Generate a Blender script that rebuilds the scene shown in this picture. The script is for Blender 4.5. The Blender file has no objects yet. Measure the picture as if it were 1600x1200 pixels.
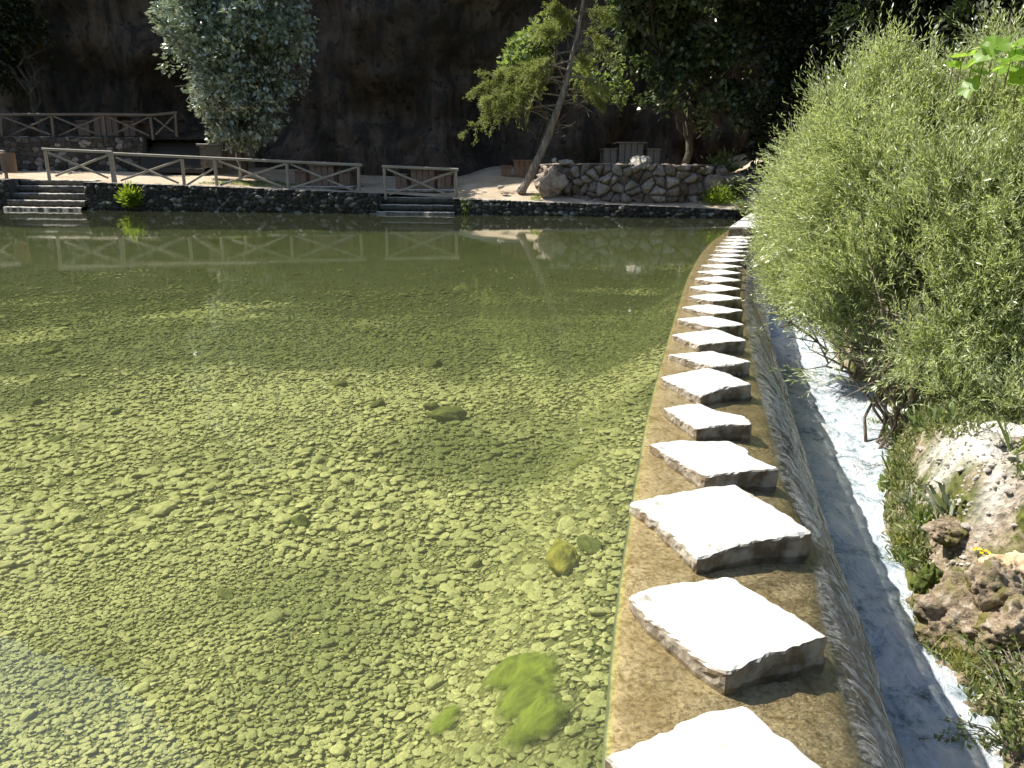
import bpy, math, random
import numpy as np
from mathutils import Vector, Matrix
rng = np.random.default_rng(7); random.seed(7)
sc = bpy.context.scene
COL = sc.collection

# ------------------------------------------------------------------ camera
H = 1.6; FPX = 1250.0; PITCH = math.radians(15); ROLL = math.radians(.43)
_F = np.array([0, math.cos(PITCH), -math.sin(PITCH)]); _R0 = np.array([1., 0, 0]); _U0 = np.array([0, math.sin(PITCH), math.cos(PITCH)])
_R = _R0*math.cos(ROLL)+_U0*math.sin(ROLL); _U = _U0*math.cos(ROLL)-_R0*math.sin(ROLL)
cam_d = bpy.data.cameras.new('camera'); cam = bpy.data.objects.new('camera', cam_d); COL.objects.link(cam)
M = Matrix(((_R[0], _U[0], -_F[0], 0), (_R[1], _U[1], -_F[1], 0), (_R[2], _U[2], -_F[2], H), (0, 0, 0, 1)))
cam.matrix_world = M
cam_d.sensor_width = 36; cam_d.lens = 36*FPX/1600; cam_d.clip_start = .05; cam_d.clip_end = 2000
sc.camera = cam

# ------------------------------------------------------------------ world and sun
SUN_EL = math.radians(50); SUN_AZ = math.radians(-70)
w = bpy.data.worlds.new("World"); sc.world = w; w.use_nodes = True
nt = w.node_tree; sky = nt.nodes.new('ShaderNodeTexSky'); sky.sky_type = 'NISHITA'; sky.sun_disc = False
sky.sun_elevation = SUN_EL; sky.sun_rotation = SUN_AZ
nt.links.new(sky.outputs[0], nt.nodes['Background'].inputs[0]); nt.nodes['Background'].inputs[1].default_value = .1
sd = bpy.data.lights.new('sun', 'SUN'); sun = bpy.data.objects.new('sun', sd); COL.objects.link(sun)
sd.energy = 5.0; sd.angle = math.radians(.5); sd.color = (1, .96, .88)
SD = Vector((math.sin(SUN_AZ)*math.cos(SUN_EL), math.cos(SUN_AZ)*math.cos(SUN_EL), math.sin(SUN_EL)))
sun.rotation_euler = SD.to_track_quat('Z', 'Y').to_euler(); sun.location = (-20, 20, 40)
sc.view_settings.view_transform = 'Standard'; sc.view_settings.look = 'None'
sc.view_settings.gamma = 1; sc.view_settings.use_curve_mapping = False
sc.view_settings.exposure = .85
sc.render.engine = 'CYCLES'
cy = sc.cycles
cy.max_bounces = 8; cy.diffuse_bounces = 3; cy.glossy_bounces = 3; cy.transmission_bounces = 4; cy.transparent_max_bounces = 12
cy.sample_clamp_indirect = 3; cy.caustics_reflective = False; cy.caustics_refractive = False
cy.use_denoising = True; cy.use_adaptive_sampling = True; cy.adaptive_threshold = .02

# ------------------------------------------------------------------ helpers
def ray(px, py): return _R*(px-800)/FPX-_U*(py-600)/FPX+_F
O = np.array([0, 0, H])
def P(px, py, z=0.):                       # pixel seen at height z
    d = ray(px, py); return O+d*(z-H)/d[2]
def PD(px, py, y):                         # pixel seen at world distance y
    d = ray(px, py); return O+d*y/d[1]
def PP(px, py, a, b, off=0.):              # pixel on the vertical plane through a,b moved back by off
    n = np.array([-(b[1]-a[1]), b[0]-a[0], 0]); n = n/np.linalg.norm(n)
    if n[1] < 0: n = -n
    d = ray(px, py); t = (np.dot(n, a-O)+off)/np.dot(n, d); return O+d*t

def _h(ix, iy, iz, s):
    n = (ix*374761393+iy*668265263+iz*2147483647+s*1274126177).astype(np.int64) & 0xffffffff
    n = ((n ^ (n >> 13))*1274126177) & 0xffffffff
    n = n ^ (n >> 16); return (n & 0xffff)/65535.
def vnoise(p, s=0):
    p = np.asarray(p, float); i = np.floor(p).astype(np.int64); f = p-i; f = f*f*(3-2*f); r = 0
    for dx in (0, 1):
        for dy in (0, 1):
            for dz in (0, 1):
                wgt = (f[..., 0] if dx else 1-f[..., 0])*(f[..., 1] if dy else 1-f[..., 1])*(f[..., 2] if dz else 1-f[..., 2])
                r = r+wgt*_h(i[..., 0]+dx, i[..., 1]+dy, i[..., 2]+dz, s)
    return r*2-1
def fbm(p, o=4, s=0, g=.5):
    p = np.asarray(p, float); r = 0; a = 1
    for k in range(o): r = r+a*vnoise(p*2**k, s+k); a *= g
    return r
def xyz(x, y, z=0.): return np.stack(np.broadcast_arrays(np.asarray(x, float), np.asarray(y, float), np.asarray(z, float)), -1)
def sst(a, b, x): t = np.clip((np.asarray(x, float)-a)/(b-a), 0, 1); return t*t*(3-2*t)

def mk(name, V, F, mat=None, parent=None, smooth=False, attrs=None, uv=None):
    me = bpy.data.meshes.new(name); V = np.asarray(V, float)
    if isinstance(F, np.ndarray):
        n, k = F.shape
        me.vertices.add(len(V)); me.vertices.foreach_set('co', V.ravel())
        me.loops.add(n*k); me.loops.foreach_set('vertex_index', F.astype(np.int32).ravel())
        me.polygons.add(n); me.polygons.foreach_set('loop_start', np.arange(0, n*k, k, dtype=np.int32))
        me.update(calc_edges=True)
    else:
        me.from_pydata(V.tolist(), [], F); me.update()
    if smooth: me.polygons.foreach_set('use_smooth', [True]*len(me.polygons))
    for k_, a in (attrs or {}).items():
        at = me.attributes.new(k_, 'FLOAT', 'POINT'); at.data.foreach_set('value', np.asarray(a, np.float32).ravel())
    if uv is not None:
        ul = me.uv_layers.new(name='UVMap'); li = np.empty(len(me.loops), np.int32); me.loops.foreach_get('vertex_index', li)
        ul.data.foreach_set('uv', np.asarray(uv, np.float32)[li].ravel())
    if mat: me.materials.append(mat)
    o = bpy.data.objects.new(name, me); COL.objects.link(o)
    if parent: o.parent = parent
    return o
def grid_faces(nu, nv, off=0):
    i, j = np.meshgrid(np.arange(nu-1), np.arange(nv-1), indexing='ij'); a = i*nv+j
    return np.stack([a, a+nv, a+nv+1, a+1], -1).reshape(-1, 4)+off
class MB:
    def __init__(s): s.V = []; s.F = []; s.n = 0
    def add(s, V, F):
        V = np.asarray(V, float); s.V.append(V); s.F += [[int(i)+s.n for i in f] for f in F]; s.n += len(V)
    def build(s, name, mat, parent=None, smooth=False): return mk(name, np.concatenate(s.V), s.F, mat, parent, smooth)
    def tube(s, pts, rad, sides=8, cap=True, rough=0., seed=0):
        pts = np.asarray(pts, float); n = len(pts); rad = np.broadcast_to(np.asarray(rad, float), (n,)); V = []
        up = np.array([0.13, .97, .2])
        for k in range(n):
            t = pts[min(k+1, n-1)]-pts[max(k-1, 0)]; t = t/(np.linalg.norm(t)+1e-9)
            a = np.cross(t, up); a = a/(np.linalg.norm(a)+1e-9); b = np.cross(t, a)
            ang = np.arange(sides)*2*math.pi/sides
            rr = rad[k]*(1+rough*vnoise(xyz(np.cos(ang)*2+seed, np.sin(ang)*2, k*.7)))
            V.append(pts[k]+np.outer(np.cos(ang)*rr, a)+np.outer(np.sin(ang)*rr, b))
        F = []
        for k in range(n-1):
            for j in range(sides):
                j2 = (j+1) % sides; F.append([k*sides+j, k*sides+j2, (k+1)*sides+j2, (k+1)*sides+j])
        if cap: F.append(list(range(sides))[::-1]); F.append([(n-1)*sides+j for j in range(sides)])
        s.add(np.concatenate(V), F)
    def bar(s, a, b, wd, dp, side=(0, 1, 0), bev=.006):     # rectangular timber from a to b
        a = np.asarray(a, float); b = np.asarray(b, float); t = b-a; t /= np.linalg.norm(t)
        sdv = np.asarray(side, float); sdv = sdv-t*np.dot(sdv, t); sdv /= np.linalg.norm(sdv); u = np.cross(t, sdv)
        pr = [(-wd/2+bev, -dp/2), (wd/2-bev, -dp/2), (wd/2, -dp/2+bev), (wd/2, dp/2-bev), (wd/2-bev, dp/2), (-wd/2+bev, dp/2), (-wd/2, dp/2-bev), (-wd/2, -dp/2+bev)]
        V = [q+u*x+sdv*y for q in (a, b) for x, y in pr]
        F = [[j, (j+1) % 8, 8+(j+1) % 8, 8+j] for j in range(8)]+[list(range(8))[::-1], list(range(8, 16))]
        s.add(V, F)
def empty(name, loc=(0, 0, 0)):
    o = bpy.data.objects.new(name, None); COL.objects.link(o); o.location = loc; o.empty_display_size = .1; return o
def tag(o, label=None, cat=None, group=None, kind=None):
    if label: o['label'] = label
    if cat: o['category'] = cat
    if group: o['group'] = group
    if kind: o['kind'] = kind
    return o

# ------------------------------------------------------------------ materials
class NT:
    def __init__(s, name):
        s.m = bpy.data.materials.new(name); s.m.use_nodes = True; s.t = s.m.node_tree
        s.b = s.t.nodes['Principled BSDF']; s.out = s.t.nodes['Material Output']
    def n(s, ty, ins=None, **kw):
        x = s.t.nodes.new(ty)
        for k, v in kw.items(): setattr(x, k, v)
        for k, v in (ins or {}).items(): s.set(x, k, v)
        return x
    def set(s, x, k, v):
        i = x.inputs[k]
        if isinstance(v, bpy.types.NodeSocket): s.t.links.new(v, i)
        elif isinstance(v, bpy.types.Node): s.t.links.new(v.outputs[0], i)
        else:
            if isinstance(v, (tuple, list)) and len(v) == 3 and i.type == 'RGBA': v = (*v, 1)
            i.default_value = v
    def P(s, **kw):
        for k, v in kw.items(): s.set(s.b, k.replace('_', ' '), v)
    def co(s, kind='Object', scale=(1, 1, 1), rot=(0, 0, 0)):
        c = s.n('ShaderNodeTexCoord'); m = s.n('ShaderNodeMapping', {'Vector': c.outputs[kind], 'Scale': scale, 'Rotation': rot}); return m.outputs[0]
    def noise(s, vec, sc_, det=4, rough=.55, dist=0.):
        return s.n('ShaderNodeTexNoise', {'Vector': vec, 'Scale': sc_, 'Detail': det, 'Roughness': rough, 'Distortion': dist}).outputs[0]
    def vor(s, vec, sc_, feat='F1', out=0):
        return s.n('ShaderNodeTexVoronoi', {'Vector': vec, 'Scale': sc_}, feature=feat).outputs[out]
    def ramp(s, fac, stops, interp='LINEAR'):
        r = s.n('ShaderNodeValToRGB', {'Fac': fac}); cr = r.color_ramp; cr.interpolation = interp
        while len(cr.elements) < len(stops): cr.elements.new(.5)
        for e, (p, c) in zip(cr.elements, stops):
            e.position = p; e.color = (c, c, c, 1) if isinstance(c, (int, float)) else (*c, 1)
        return r.outputs[0]
    def mix(s, f, a, b, mode='MIX'):
        x = s.n('ShaderNodeMix', data_type='RGBA', blend_type=mode)
        s.set(x, 0, f); s.set(x, 6, a); s.set(x, 7, b); return x.outputs[2]
    def math(s, op, a, b=0., c=0.): return s.n('ShaderNodeMath', {0: a, 1: b, 2: c}, operation=op).outputs[0]
    def attr(s, name, ty='GEOMETRY'): return s.n('ShaderNodeAttribute', attribute_name=name, attribute_type=ty).outputs['Fac']
    def bump(s, h, strength=.5, dist=.02, nrm=None):
        ins = {'Height': h, 'Strength': strength, 'Distance': dist}
        if nrm: ins['Normal'] = nrm
        return s.n('ShaderNodeBump', ins).outputs[0]
    def island(s): return s.n('ShaderNodeNewGeometry').outputs['Random Per Island']

def mat_concrete(name, base=(.56, .545, .50), dark=(.30, .275, .22)):
    m = NT(name); c = m.co('Object')
    n1 = m.noise(c, 6, 8, .65); n2 = m.noise(c, 60, 4, .7); n3 = m.noise(c, 1.7, 3)
    col = m.mix(m.ramp(n1, [(.3, 1), (.5, 0)]), base, dark)
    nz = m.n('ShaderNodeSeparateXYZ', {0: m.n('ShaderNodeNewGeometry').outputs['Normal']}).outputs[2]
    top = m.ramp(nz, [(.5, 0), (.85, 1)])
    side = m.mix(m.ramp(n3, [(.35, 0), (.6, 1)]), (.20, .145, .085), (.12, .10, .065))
    side = m.mix(m.ramp(n1, [(.42, 0), (.6, .8)]), side, (.46, .42, .34))  # whitish patches put sun grazing the left faces into the colour
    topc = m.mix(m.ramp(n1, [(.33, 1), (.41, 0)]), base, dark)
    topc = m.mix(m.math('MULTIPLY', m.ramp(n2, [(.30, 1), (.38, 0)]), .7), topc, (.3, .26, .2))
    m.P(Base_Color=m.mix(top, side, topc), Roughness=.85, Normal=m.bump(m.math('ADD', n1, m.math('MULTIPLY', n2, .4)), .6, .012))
    return m.m
def mat_ledge():
    m = NT('wet_concrete'); c = m.co('Object')
    n1 = m.noise(c, 3, 6, .65); n2 = m.noise(c, 45, 4, .7); n3 = m.vor(c, 70)
    col = m.ramp(n1, [(.25, (.32, .235, .11)), (.5, (.55, .44, .26)), (.75, (.66, .57, .40))])
    col = m.mix(m.ramp(n2, [(.35, .8), (.55, 0)]), col, (.17, .12, .04))
    col = m.mix(m.ramp(m.noise(c, 9, 5, .7), [(.54, 0), (.66, .7)]), col, (.17, .115, .025))
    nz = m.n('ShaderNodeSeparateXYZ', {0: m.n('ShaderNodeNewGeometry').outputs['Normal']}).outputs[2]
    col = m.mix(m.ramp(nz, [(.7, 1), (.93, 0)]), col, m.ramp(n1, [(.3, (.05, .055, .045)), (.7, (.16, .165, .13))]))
    m.P(Base_Color=col, Roughness=.6, Normal=m.bump(n2, .5, .01)); return m.m
def mat_leaf(name, ca, cb, rough=.4, trans=.35, tcol=None, spec=.5):
    m = NT(name); r = m.island(); col = m.ramp(r, [(0, ca), (1, cb)])
    m.P(Base_Color=col, Roughness=rough); m.set(m.b, 'Specular IOR Level', spec)
    tr = m.n('ShaderNodeBsdfTranslucent', {'Color': m.mix(.6, col, tcol or (.30, .38, .04))})
    ms = m.n('ShaderNodeMixShader', {0: trans, 1: m.b.outputs[0], 2: tr.outputs[0]})
    m.t.links.new(ms.outputs[0], m.out.inputs[0]); return m.m
def mat_bark(name, a, b, sc_=8, stretch=.25):
    m = NT(name); c = m.co('Object', (1, 1, stretch)); n = m.noise(c, sc_, 6, .7); v = m.vor(c, sc_*1.8)
    m.P(Base_Color=m.ramp(n, [(.3, a), (.7, b)]), Roughness=.9, Normal=m.bump(m.math('ADD', n, v), .9, .05)); return m.m
def mat_wood(name, a, b):
    m = NT(name); c = m.co('Object', (6, 6, 1.2)); n = m.noise(c, 7, 5, .65, .5); n2 = m.noise(m.co('Object'), 1.3, 3)
    col = m.mix(m.ramp(n2, [(.35, 0), (.65, 1)]), m.ramp(n, [(.3, a), (.7, b)]), m.ramp(n, [(.3, tuple(x*.75 for x in a)), (.7, tuple(x*.8 for x in b))]))
    m.P(Base_Color=col, Roughness=.75, Normal=m.bump(n, .5, .01)); return m.m
def mat_masonry(name, pale, mid, dark, speck=.35, toneb=.5):
    m = NT(name); c = m.co('Object'); t = m.attr('tone'); e = m.attr('gap')
    n = m.noise(c, 9, 6, .7); n2 = m.noise(c, 28, 5, .7)
    col = m.ramp(t, [(0, dark), (toneb, mid), (1, pale)])
    col = m.mix(m.math('MULTIPLY', m.ramp(n, [(.35, 1), (.6, 0)]), .6), col, dark)
    col = m.mix(m.math('MULTIPLY', m.ramp(n2, [(.55, 0), (.7, 1)]), speck), col, pale)
    col = m.mix(m.ramp(e, [(0, 1), (.35, 0)]), col, tuple(x*.3 for x in dark))
    m.P(Base_Color=col, Roughness=.9, Normal=m.bump(m.math('ADD', n, n2), .8, .03)); return m.m
def mat_ground():
    m = NT('pale_dirt'); c = m.co('Object'); n = m.noise(c, .9, 6, .6); n2 = m.noise(c, 14, 6, .7); v = m.vor(c, 30)
    col = m.ramp(n, [(.3, (.40, .30, .19)), (.5, (.54, .43, .30)), (.7, (.62, .54, .42))])
    col = m.mix(m.ramp(n2, [(.56, 0), (.68, .8)]), col, (.16, .12, .07))
    m.P(Base_Color=col, Roughness=.95, Normal=m.bump(m.math('ADD', n2, v), .7, .04)); return m.m
def mat_bank():
    m = NT('limestone_bank'); c = m.co('Object'); n = m.noise(c, 2.2, 8, .65); n2 = m.noise(c, 13, 8, .7); v = m.vor(c, 22)
    pl = m.attr('plateau'); ms_ = m.noise(c, 3.4, 6, .65)
    rock = m.ramp(n2, [(.34, (.07, .05, .03)), (.5, (.34, .26, .17)), (.66, (.58, .50, .40))])
    moss = m.ramp(n2, [(.35, (.05, .055, .008)), (.65, (.17, .18, .025))])
    rock = m.mix(m.ramp(ms_, [(.44, 0), (.56, 1)]), rock, moss)
    dirt = m.ramp(n2, [(.26, (.42, .36, .27)), (.36, (.70, .66, .57)), (.6, (.80, .77, .69))])
    m.P(Base_Color=m.mix(pl, rock, dirt), Roughness=.92, Normal=m.bump(m.math('ADD', n2, m.math('MULTIPLY', v, .5)), 1., .05)); return m.m
def mat_cliff():
    m = NT('cliff_rock'); c = m.co('Object'); cs = m.co('Object', (1, 1, .16))
    n = m.noise(c, .35, 8, .6); st = m.noise(cs, 1.4, 8, .65); pit = m.noise(c, 2.2, 6, .65)
    col = m.ramp(n, [(.3, (.045, .034, .024)), (.46, (.13, .088, .057)), (.68, (.24, .175, .12))])
    col = m.mix(m.ramp(st, [(.42, .9), (.56, 0)]), col, (.045, .038, .028))
    col = m.mix(m.ramp(st, [(.6, 0), (.72, .55)]), col, (.32, .25, .17))
    col = m.mix(m.ramp(pit, [(.36, .9), (.44, 0)]), col, (.03, .022, .016))
    up = m.n('ShaderNodeSeparateXYZ', {0: m.n('ShaderNodeNewGeometry').outputs['Position']}).outputs[2]
    veg = m.ramp(m.noise(c, 1.1, 6, .7), [(.3, (.02, .03, .01)), (.7, (.07, .085, .03))])
    col = m.mix(m.n('ShaderNodeMapRange', {0: m.math('ADD', up, m.math('MULTIPLY', n, 4.)), 1: 24., 2: 32.}).outputs[0], col, veg)
    m.P(Base_Color=col, Roughness=.95, Normal=m.bump(m.math('ADD', pit, st), 1., .3)); return m.m
def mat_pebble():
    m = NT('wet_pebble'); t = m.attr('tone', 'INSTANCER'); c = m.co('Object')
    n = m.noise(c, 1.6, 5, .65)
    col = m.ramp(t, [(0, (.30, .28, .15)), (.25, (.42, .39, .22)), (.6, (.53, .49, .29)), (.88, (.60, .55, .34)), (1, (.75, .71, .54))])
    col = m.mix(m.ramp(n, [(.35, .5), (.6, 0)]), col, (.15, .16, .05))
    col = m.mix(m.attr('alg_depth', 'INSTANCER'), col, m.ramp(n, [(.35, (.065, .08, .018)), (.65, (.15, .16, .045))]))
    m.P(Base_Color=col, Roughness=.7, Normal=m.bump(n, .3, .1)); return m.m
def mat_bed():
    m = NT('pool_bed_stones'); c = m.co('Object'); d = m.noise(c, 2, 2)
    cv = m.n('ShaderNodeVectorMath', {0: c, 1: (1, 1.25, 1)}, operation='MULTIPLY').outputs[0]
    vn = m.n('ShaderNodeTexVoronoi', {'Vector': cv, 'Scale': 30.}, feature='F1'); edge = m.n('ShaderNodeTexVoronoi', {'Vector': cv, 'Scale': 30.}, feature='DISTANCE_TO_EDGE').outputs[0]
    r = m.n('ShaderNodeSeparateColor', {0: vn.outputs['Color']}).outputs[0]
    stone = m.ramp(r, [(0, (.20, .19, .08)), (.5, (.33, .31, .15)), (1, (.46, .43, .23))])
    stone = m.mix(m.ramp(edge, [(0, .6), (.12, 0)]), stone, (.04, .045, .012))
    pa = m.noise(c, .33, 6, .62); pb = m.noise(c, 1.1, 6, .65)
    sep = m.n('ShaderNodeSeparateXYZ', {0: c})
    far = m.n('ShaderNodeMapRange', {0: sep.outputs[1], 1: 6., 2: 14.}).outputs[0]
    alg_depth = m.ramp(m.math('ADD', m.math('ADD', m.math('MULTIPLY', pa, .6), m.math('MULTIPLY', pb, .5)), m.math('MULTIPLY', far, .34)), [(.54, 0), (.72, .92)])  # algae patches, plus far darkening painted in to stand for deep water
    col = m.mix(alg_depth, stone, m.ramp(pb, [(.3, (.035, .048, .01)), (.7, (.09, .105, .026))]))
    col = m.mix(m.attr('edge'), col, (.05, .06, .015))
    hh = m.math('MULTIPLY', m.ramp(edge, [(0, 0), (.3, 1)]), m.math('ADD', .4, r))
    m.P(Base_Color=col, Roughness=.85, Normal=m.bump(hh, .8, .05)); return m.m
def mat_water():
    m = NT('pool_water'); m.t.nodes.remove(m.b)
    c1 = m.co('Object', (1, 1.5, 1)); c2 = m.co('Object', (.5, 1.1, 1), (0, 0, .15))
    h = m.math('ADD', m.math('MULTIPLY', m.noise(c1, 8, 3, .5), .35), m.math('MULTIPLY', m.noise(c2, 1.6, 4, .5), 1.))
    calm = m.ramp(m.noise(m.co('Object'), .22, 3), [(.38, .35), (.62, 1.)])
    bm = m.n('ShaderNodeBump', {'Height': h, 'Strength': m.math('MULTIPLY', calm, .05), 'Distance': .022}).outputs[0]
    fr = m.n('ShaderNodeFresnel', {'IOR': 1.33, 'Normal': bm})
    g = m.n('ShaderNodeBsdfGlossy', {'Color': (1, 1, 1), 'Roughness': 0., 'Normal': bm}); t = m.n('ShaderNodeBsdfTransparent', {'Color': (.915, .96, .76)}); df = m.n('ShaderNodeBsdfDiffuse', {'Color': (.42, .47, .24)})
    tm = m.n('ShaderNodeMixShader', {0: .07, 1: t.outputs[0], 2: df.outputs[0]})
    ms = m.n('ShaderNodeMixShader', {0: fr.outputs[0], 1: tm.outputs[0], 2: g.outputs[0]})
    m.t.links.new(ms.outputs[0], m.out.inputs[0])
    va = m.n('ShaderNodeVolumeAbsorption', {'Color': (.72, .82, .36), 'Density': .07})
    m.t.links.new(va.outputs[0], m.out.inputs[1]); return m.m
def mat_fall():
    m = NT('falling_water'); m.t.nodes.remove(m.b); uvn = m.n('ShaderNodeUVMap')
    def uvc(sx, sy, sh=0.):
        mp = m.n('ShaderNodeMapping', {'Vector': uvn.outputs[0], 'Scale': (sx, sy, 1), 'Rotation': (0, 0, sh)}); return mp.outputs[0]
    s1 = m.noise(uvc(18, 4, .22), 2.6, 6, .65, .6); s2 = m.noise(uvc(64, 17, .2), 2.4, 5, .72, 1.1); s3 = m.noise(uvc(9, 9), 3, 4, .6, .5)
    s0 = m.noise(uvc(9, 4, .22), 1.6, 4, .6, .8)
    v = m.n('ShaderNodeSeparateXYZ', {0: uvn.outputs[0]}).outputs[1]
    fallf = m.n('ShaderNodeMapRange', {0: v, 1: .585, 2: .68}).outputs[0]
    h = m.math('ADD', m.math('MULTIPLY', s1, 1.), m.math('MULTIPLY', s2, .5))
    bs = m.n('ShaderNodeMapRange', {0: v, 1: .3, 2: .75, 3: .18, 4: 1.}).outputs[0]
    bm = m.n('ShaderNodeBump', {'Height': h, 'Strength': bs, 'Distance': .03}).outputs[0]
    fr = m.n('ShaderNodeFresnel', {'IOR': 1.33, 'Normal': bm})
    g = m.n('ShaderNodeBsdfGlossy', {'Color': (1, 1, 1), 'Roughness': .08, 'Normal': bm}); t = m.n('ShaderNodeBsdfTransparent', {'Color': (.93, .92, .84)})
    w1 = m.n('ShaderNodeMixShader', {0: fr.outputs[0], 1: t.outputs[0], 2: g.outputs[0]})
    foam = m.n('ShaderNodeBsdfDiffuse', {'Color': (.84, .87, .86), 'Normal': bm})  # white streaks that also paint bright glints onto the falling sheet
    streak_glint = m.math('MULTIPLY', m.ramp(m.math('ADD', m.math('MULTIPLY', s0, .15), m.math('ADD', m.math('MULTIPLY', s2, .62), m.math('MULTIPLY', s1, .23))), [(.485, 0), (.555, 1.)]), fallf)
    streak_glint_mix = m.math('ADD', m.math('MULTIPLY', streak_glint, .9), m.math('MULTIPLY', fallf, .06))
    ms = m.n('ShaderNodeMixShader', {0: streak_glint_mix, 1: w1.outputs[0], 2: foam.outputs[0]})
    m.t.links.new(ms.outputs[0], m.out.inputs[0]); return m.m
def mat_stream():
    m = NT('foaming_water'); c = m.co('Object', (1.6, 1, 1), (0, 0, .35)); n = m.noise(c, 2.6, 7, .68, 1.4); n2 = m.noise(c, 13., 7, .78, .8)
    col = m.ramp(m.math('ADD', m.math('MULTIPLY', n, .55), m.math('MULTIPLY', n2, .45)), [(.37, (.12, .16, .17)), (.43, (.44, .54, .60)), (.49, (.78, .86, .92)), (.56, (.95, .97, .98))])  # bluish stops put skylit shade into the foam colour
    m.P(Base_Color=col, Roughness=.35, Normal=m.bump(m.math('ADD', n, n2), .9, .07)); return m.m
MC = mat_concrete('pale_concrete')
MLEDGE = mat_ledge()
M_FENCE = mat_wood('weathered_timber', (.34, .28, .21), (.56, .48, .38))
M_TABLE = mat_wood('brown_planks', (.18, .105, .065), (.34, .22, .15))
M_GREYW = mat_wood('grey_planks', (.15, .13, .11), (.27, .24, .20))
M_WALL = mat_masonry('shaded_masonry', (.42, .39, .34), (.11, .10, .085), (.025, .022, .018), .4, .75)  # wall faces: shade and sun-caught specks put into the stone colour
M_CAP = mat_masonry('cap_masonry', (.6, .55, .46), (.45, .4, .32), (.2, .17, .13), .3)
M_PLANTER = mat_masonry('planter_masonry', (.48, .42, .36), (.31, .26, .215), (.13, .09, .06), .4)
M_GROUND = mat_ground(); M_CLIFF = mat_cliff(); M_BANK = mat_bank()
M_BARK = mat_bark('pine_bark', (.09, .065, .045), (.46, .38, .31)); M_BARK2 = mat_bark('grey_bark', (.05, .042, .03), (.15, .125, .095))
M_TWIG = mat_bark('twig_bark', (.12, .09, .06), (.30, .25, .19))

# ------------------------------------------------------------------ plan curves (x as a function of world y)
def curve(px, z):
    q = np.array([P(x, y, z)[:2] for x, y in px]); q = q[np.argsort(q[:, 1])]
    s0 = (q[2, 0]-q[0, 0])/(q[2, 1]-q[0, 1]); s1 = (q[-1, 0]-q[-3, 0])/(q[-1, 1]-q[-3, 1])
    q = np.vstack([[q[0, 0]-s0*8, q[0, 1]-8], q, [q[-1, 0]+s1*12, q[-1, 1]+12]])
    def f(y):
        y = np.asarray(y, float); r = 0
        for d in (-.25, -.12, 0, .12, .25): r = r+np.interp(y+d*(1+np.abs(y)*.08), q[:, 1], q[:, 0])
        return r/5
    return f
ZC = -.085; ZS = -1.1
fL = curve([(940, 1200), (950, 1050), (960, 960), (972, 870), (985, 790), (995, 730), (1010, 650), (1025, 590), (1040, 540), (1058, 480), (1075, 430), (1095, 395), (1115, 375), (1135, 362)], -.005)
fC = curve([(1353, 1200), (1328, 1117), (1295, 1000), (1276, 925), (1274, 837), (1222, 762), (1215, 713), (1196, 640), (1187, 610), (1171, 537), (1166, 500), (1164, 471), (1166, 440), (1170, 400), (1180, 378)], ZC)
fF = curve([(1429, 1200), (1383, 1062), (1324, 879), (1287, 751), (1255, 650), (1227, 583), (1213, 537), (1207, 500), (1203, 470)], ZS)
fR = curve([(1560, 1200), (1523, 1113), (1474, 1044), (1436, 980), (1432, 948), (1397, 884), (1379, 801), (1383, 742), (1397, 687), (1400, 640), (1350, 600), (1310, 560), (1290, 520), (1270, 480)], ZS)
BA = P(0, 326.5); BB = P(1160, 341)
def ybank(x): return BA[1]+(np.asarray(x, float)-BA[0])*(BB[1]-BA[1])/(BB[0]-BA[0])
_wt = [PP(x, y, BA, BB) for x, y in [(0, 280), (145, 285), (300, 290), (450, 296), (590, 302), (710, 310), (860, 316), (1000, 321), (1160, 328)]]
_wx = [q[0] for q in _wt]; _wz = [q[2] for q in _wt]
def hwall(x): return np.interp(x, _wx, _wz)

def bxy0(px): return PP(px, 330, BA, BB)[:2]
# ------------------------------------------------------------------ ground far side, cliff, hills
def hground(x, y):
    x = np.asarray(x, float); y = np.asarray(y, float); d = np.clip(y-ybank(x)-.2, 0, None)
    k = np.interp(x, [-20, -12, -6, -3, -1, 1, 4], [.10, .09, .05, .07, .24, .24, .2])
    h = hwall(x)+k*np.minimum(d, 3.2)+.06*np.clip(d-3.2, 0, 40)
    h = h+.035*fbm(xyz(x*.8, y*.8), 3, 5)*sst(.3, 1.2, d)
    rise = sst(7.4, 11, x)*sst(-.5, 3, y-ybank(x))*1.2
    return h+rise-.03
nx, ny = 500, 70
gx, gy = np.meshgrid(np.linspace(-60, 30, nx), np.linspace(0, 1, ny)**1.4, indexing='ij')
sx_ = [bxy0(p)[0] for p in (16, 22, 138, 144, 587, 592, 709, 714)]; gyy = ybank(gx); g0 = np.interp(gx, sx_, [.15, .66, .66, .15, .15, .5, .5, .15]); gyy = gyy+g0+gy*24
mk('ground', xyz(gx, gyy, hground(gx, gyy)).reshape(-1, 3), grid_faces(nx, ny), M_GROUND, smooth=True)['kind'] = 'structure'
bpy.data.objects['ground']['label'] = 'pale trodden dirt behind the pool wall'
q = np.array([[-400, -400, -3.2], [400, -400, -3.2], [400, 400, -3.2], [-400, 400, -3.2]])
tag(mk('terrain', q, [[0, 1, 2, 3]], M_GROUND), 'valley floor beneath the gorge', kind='structure')

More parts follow.
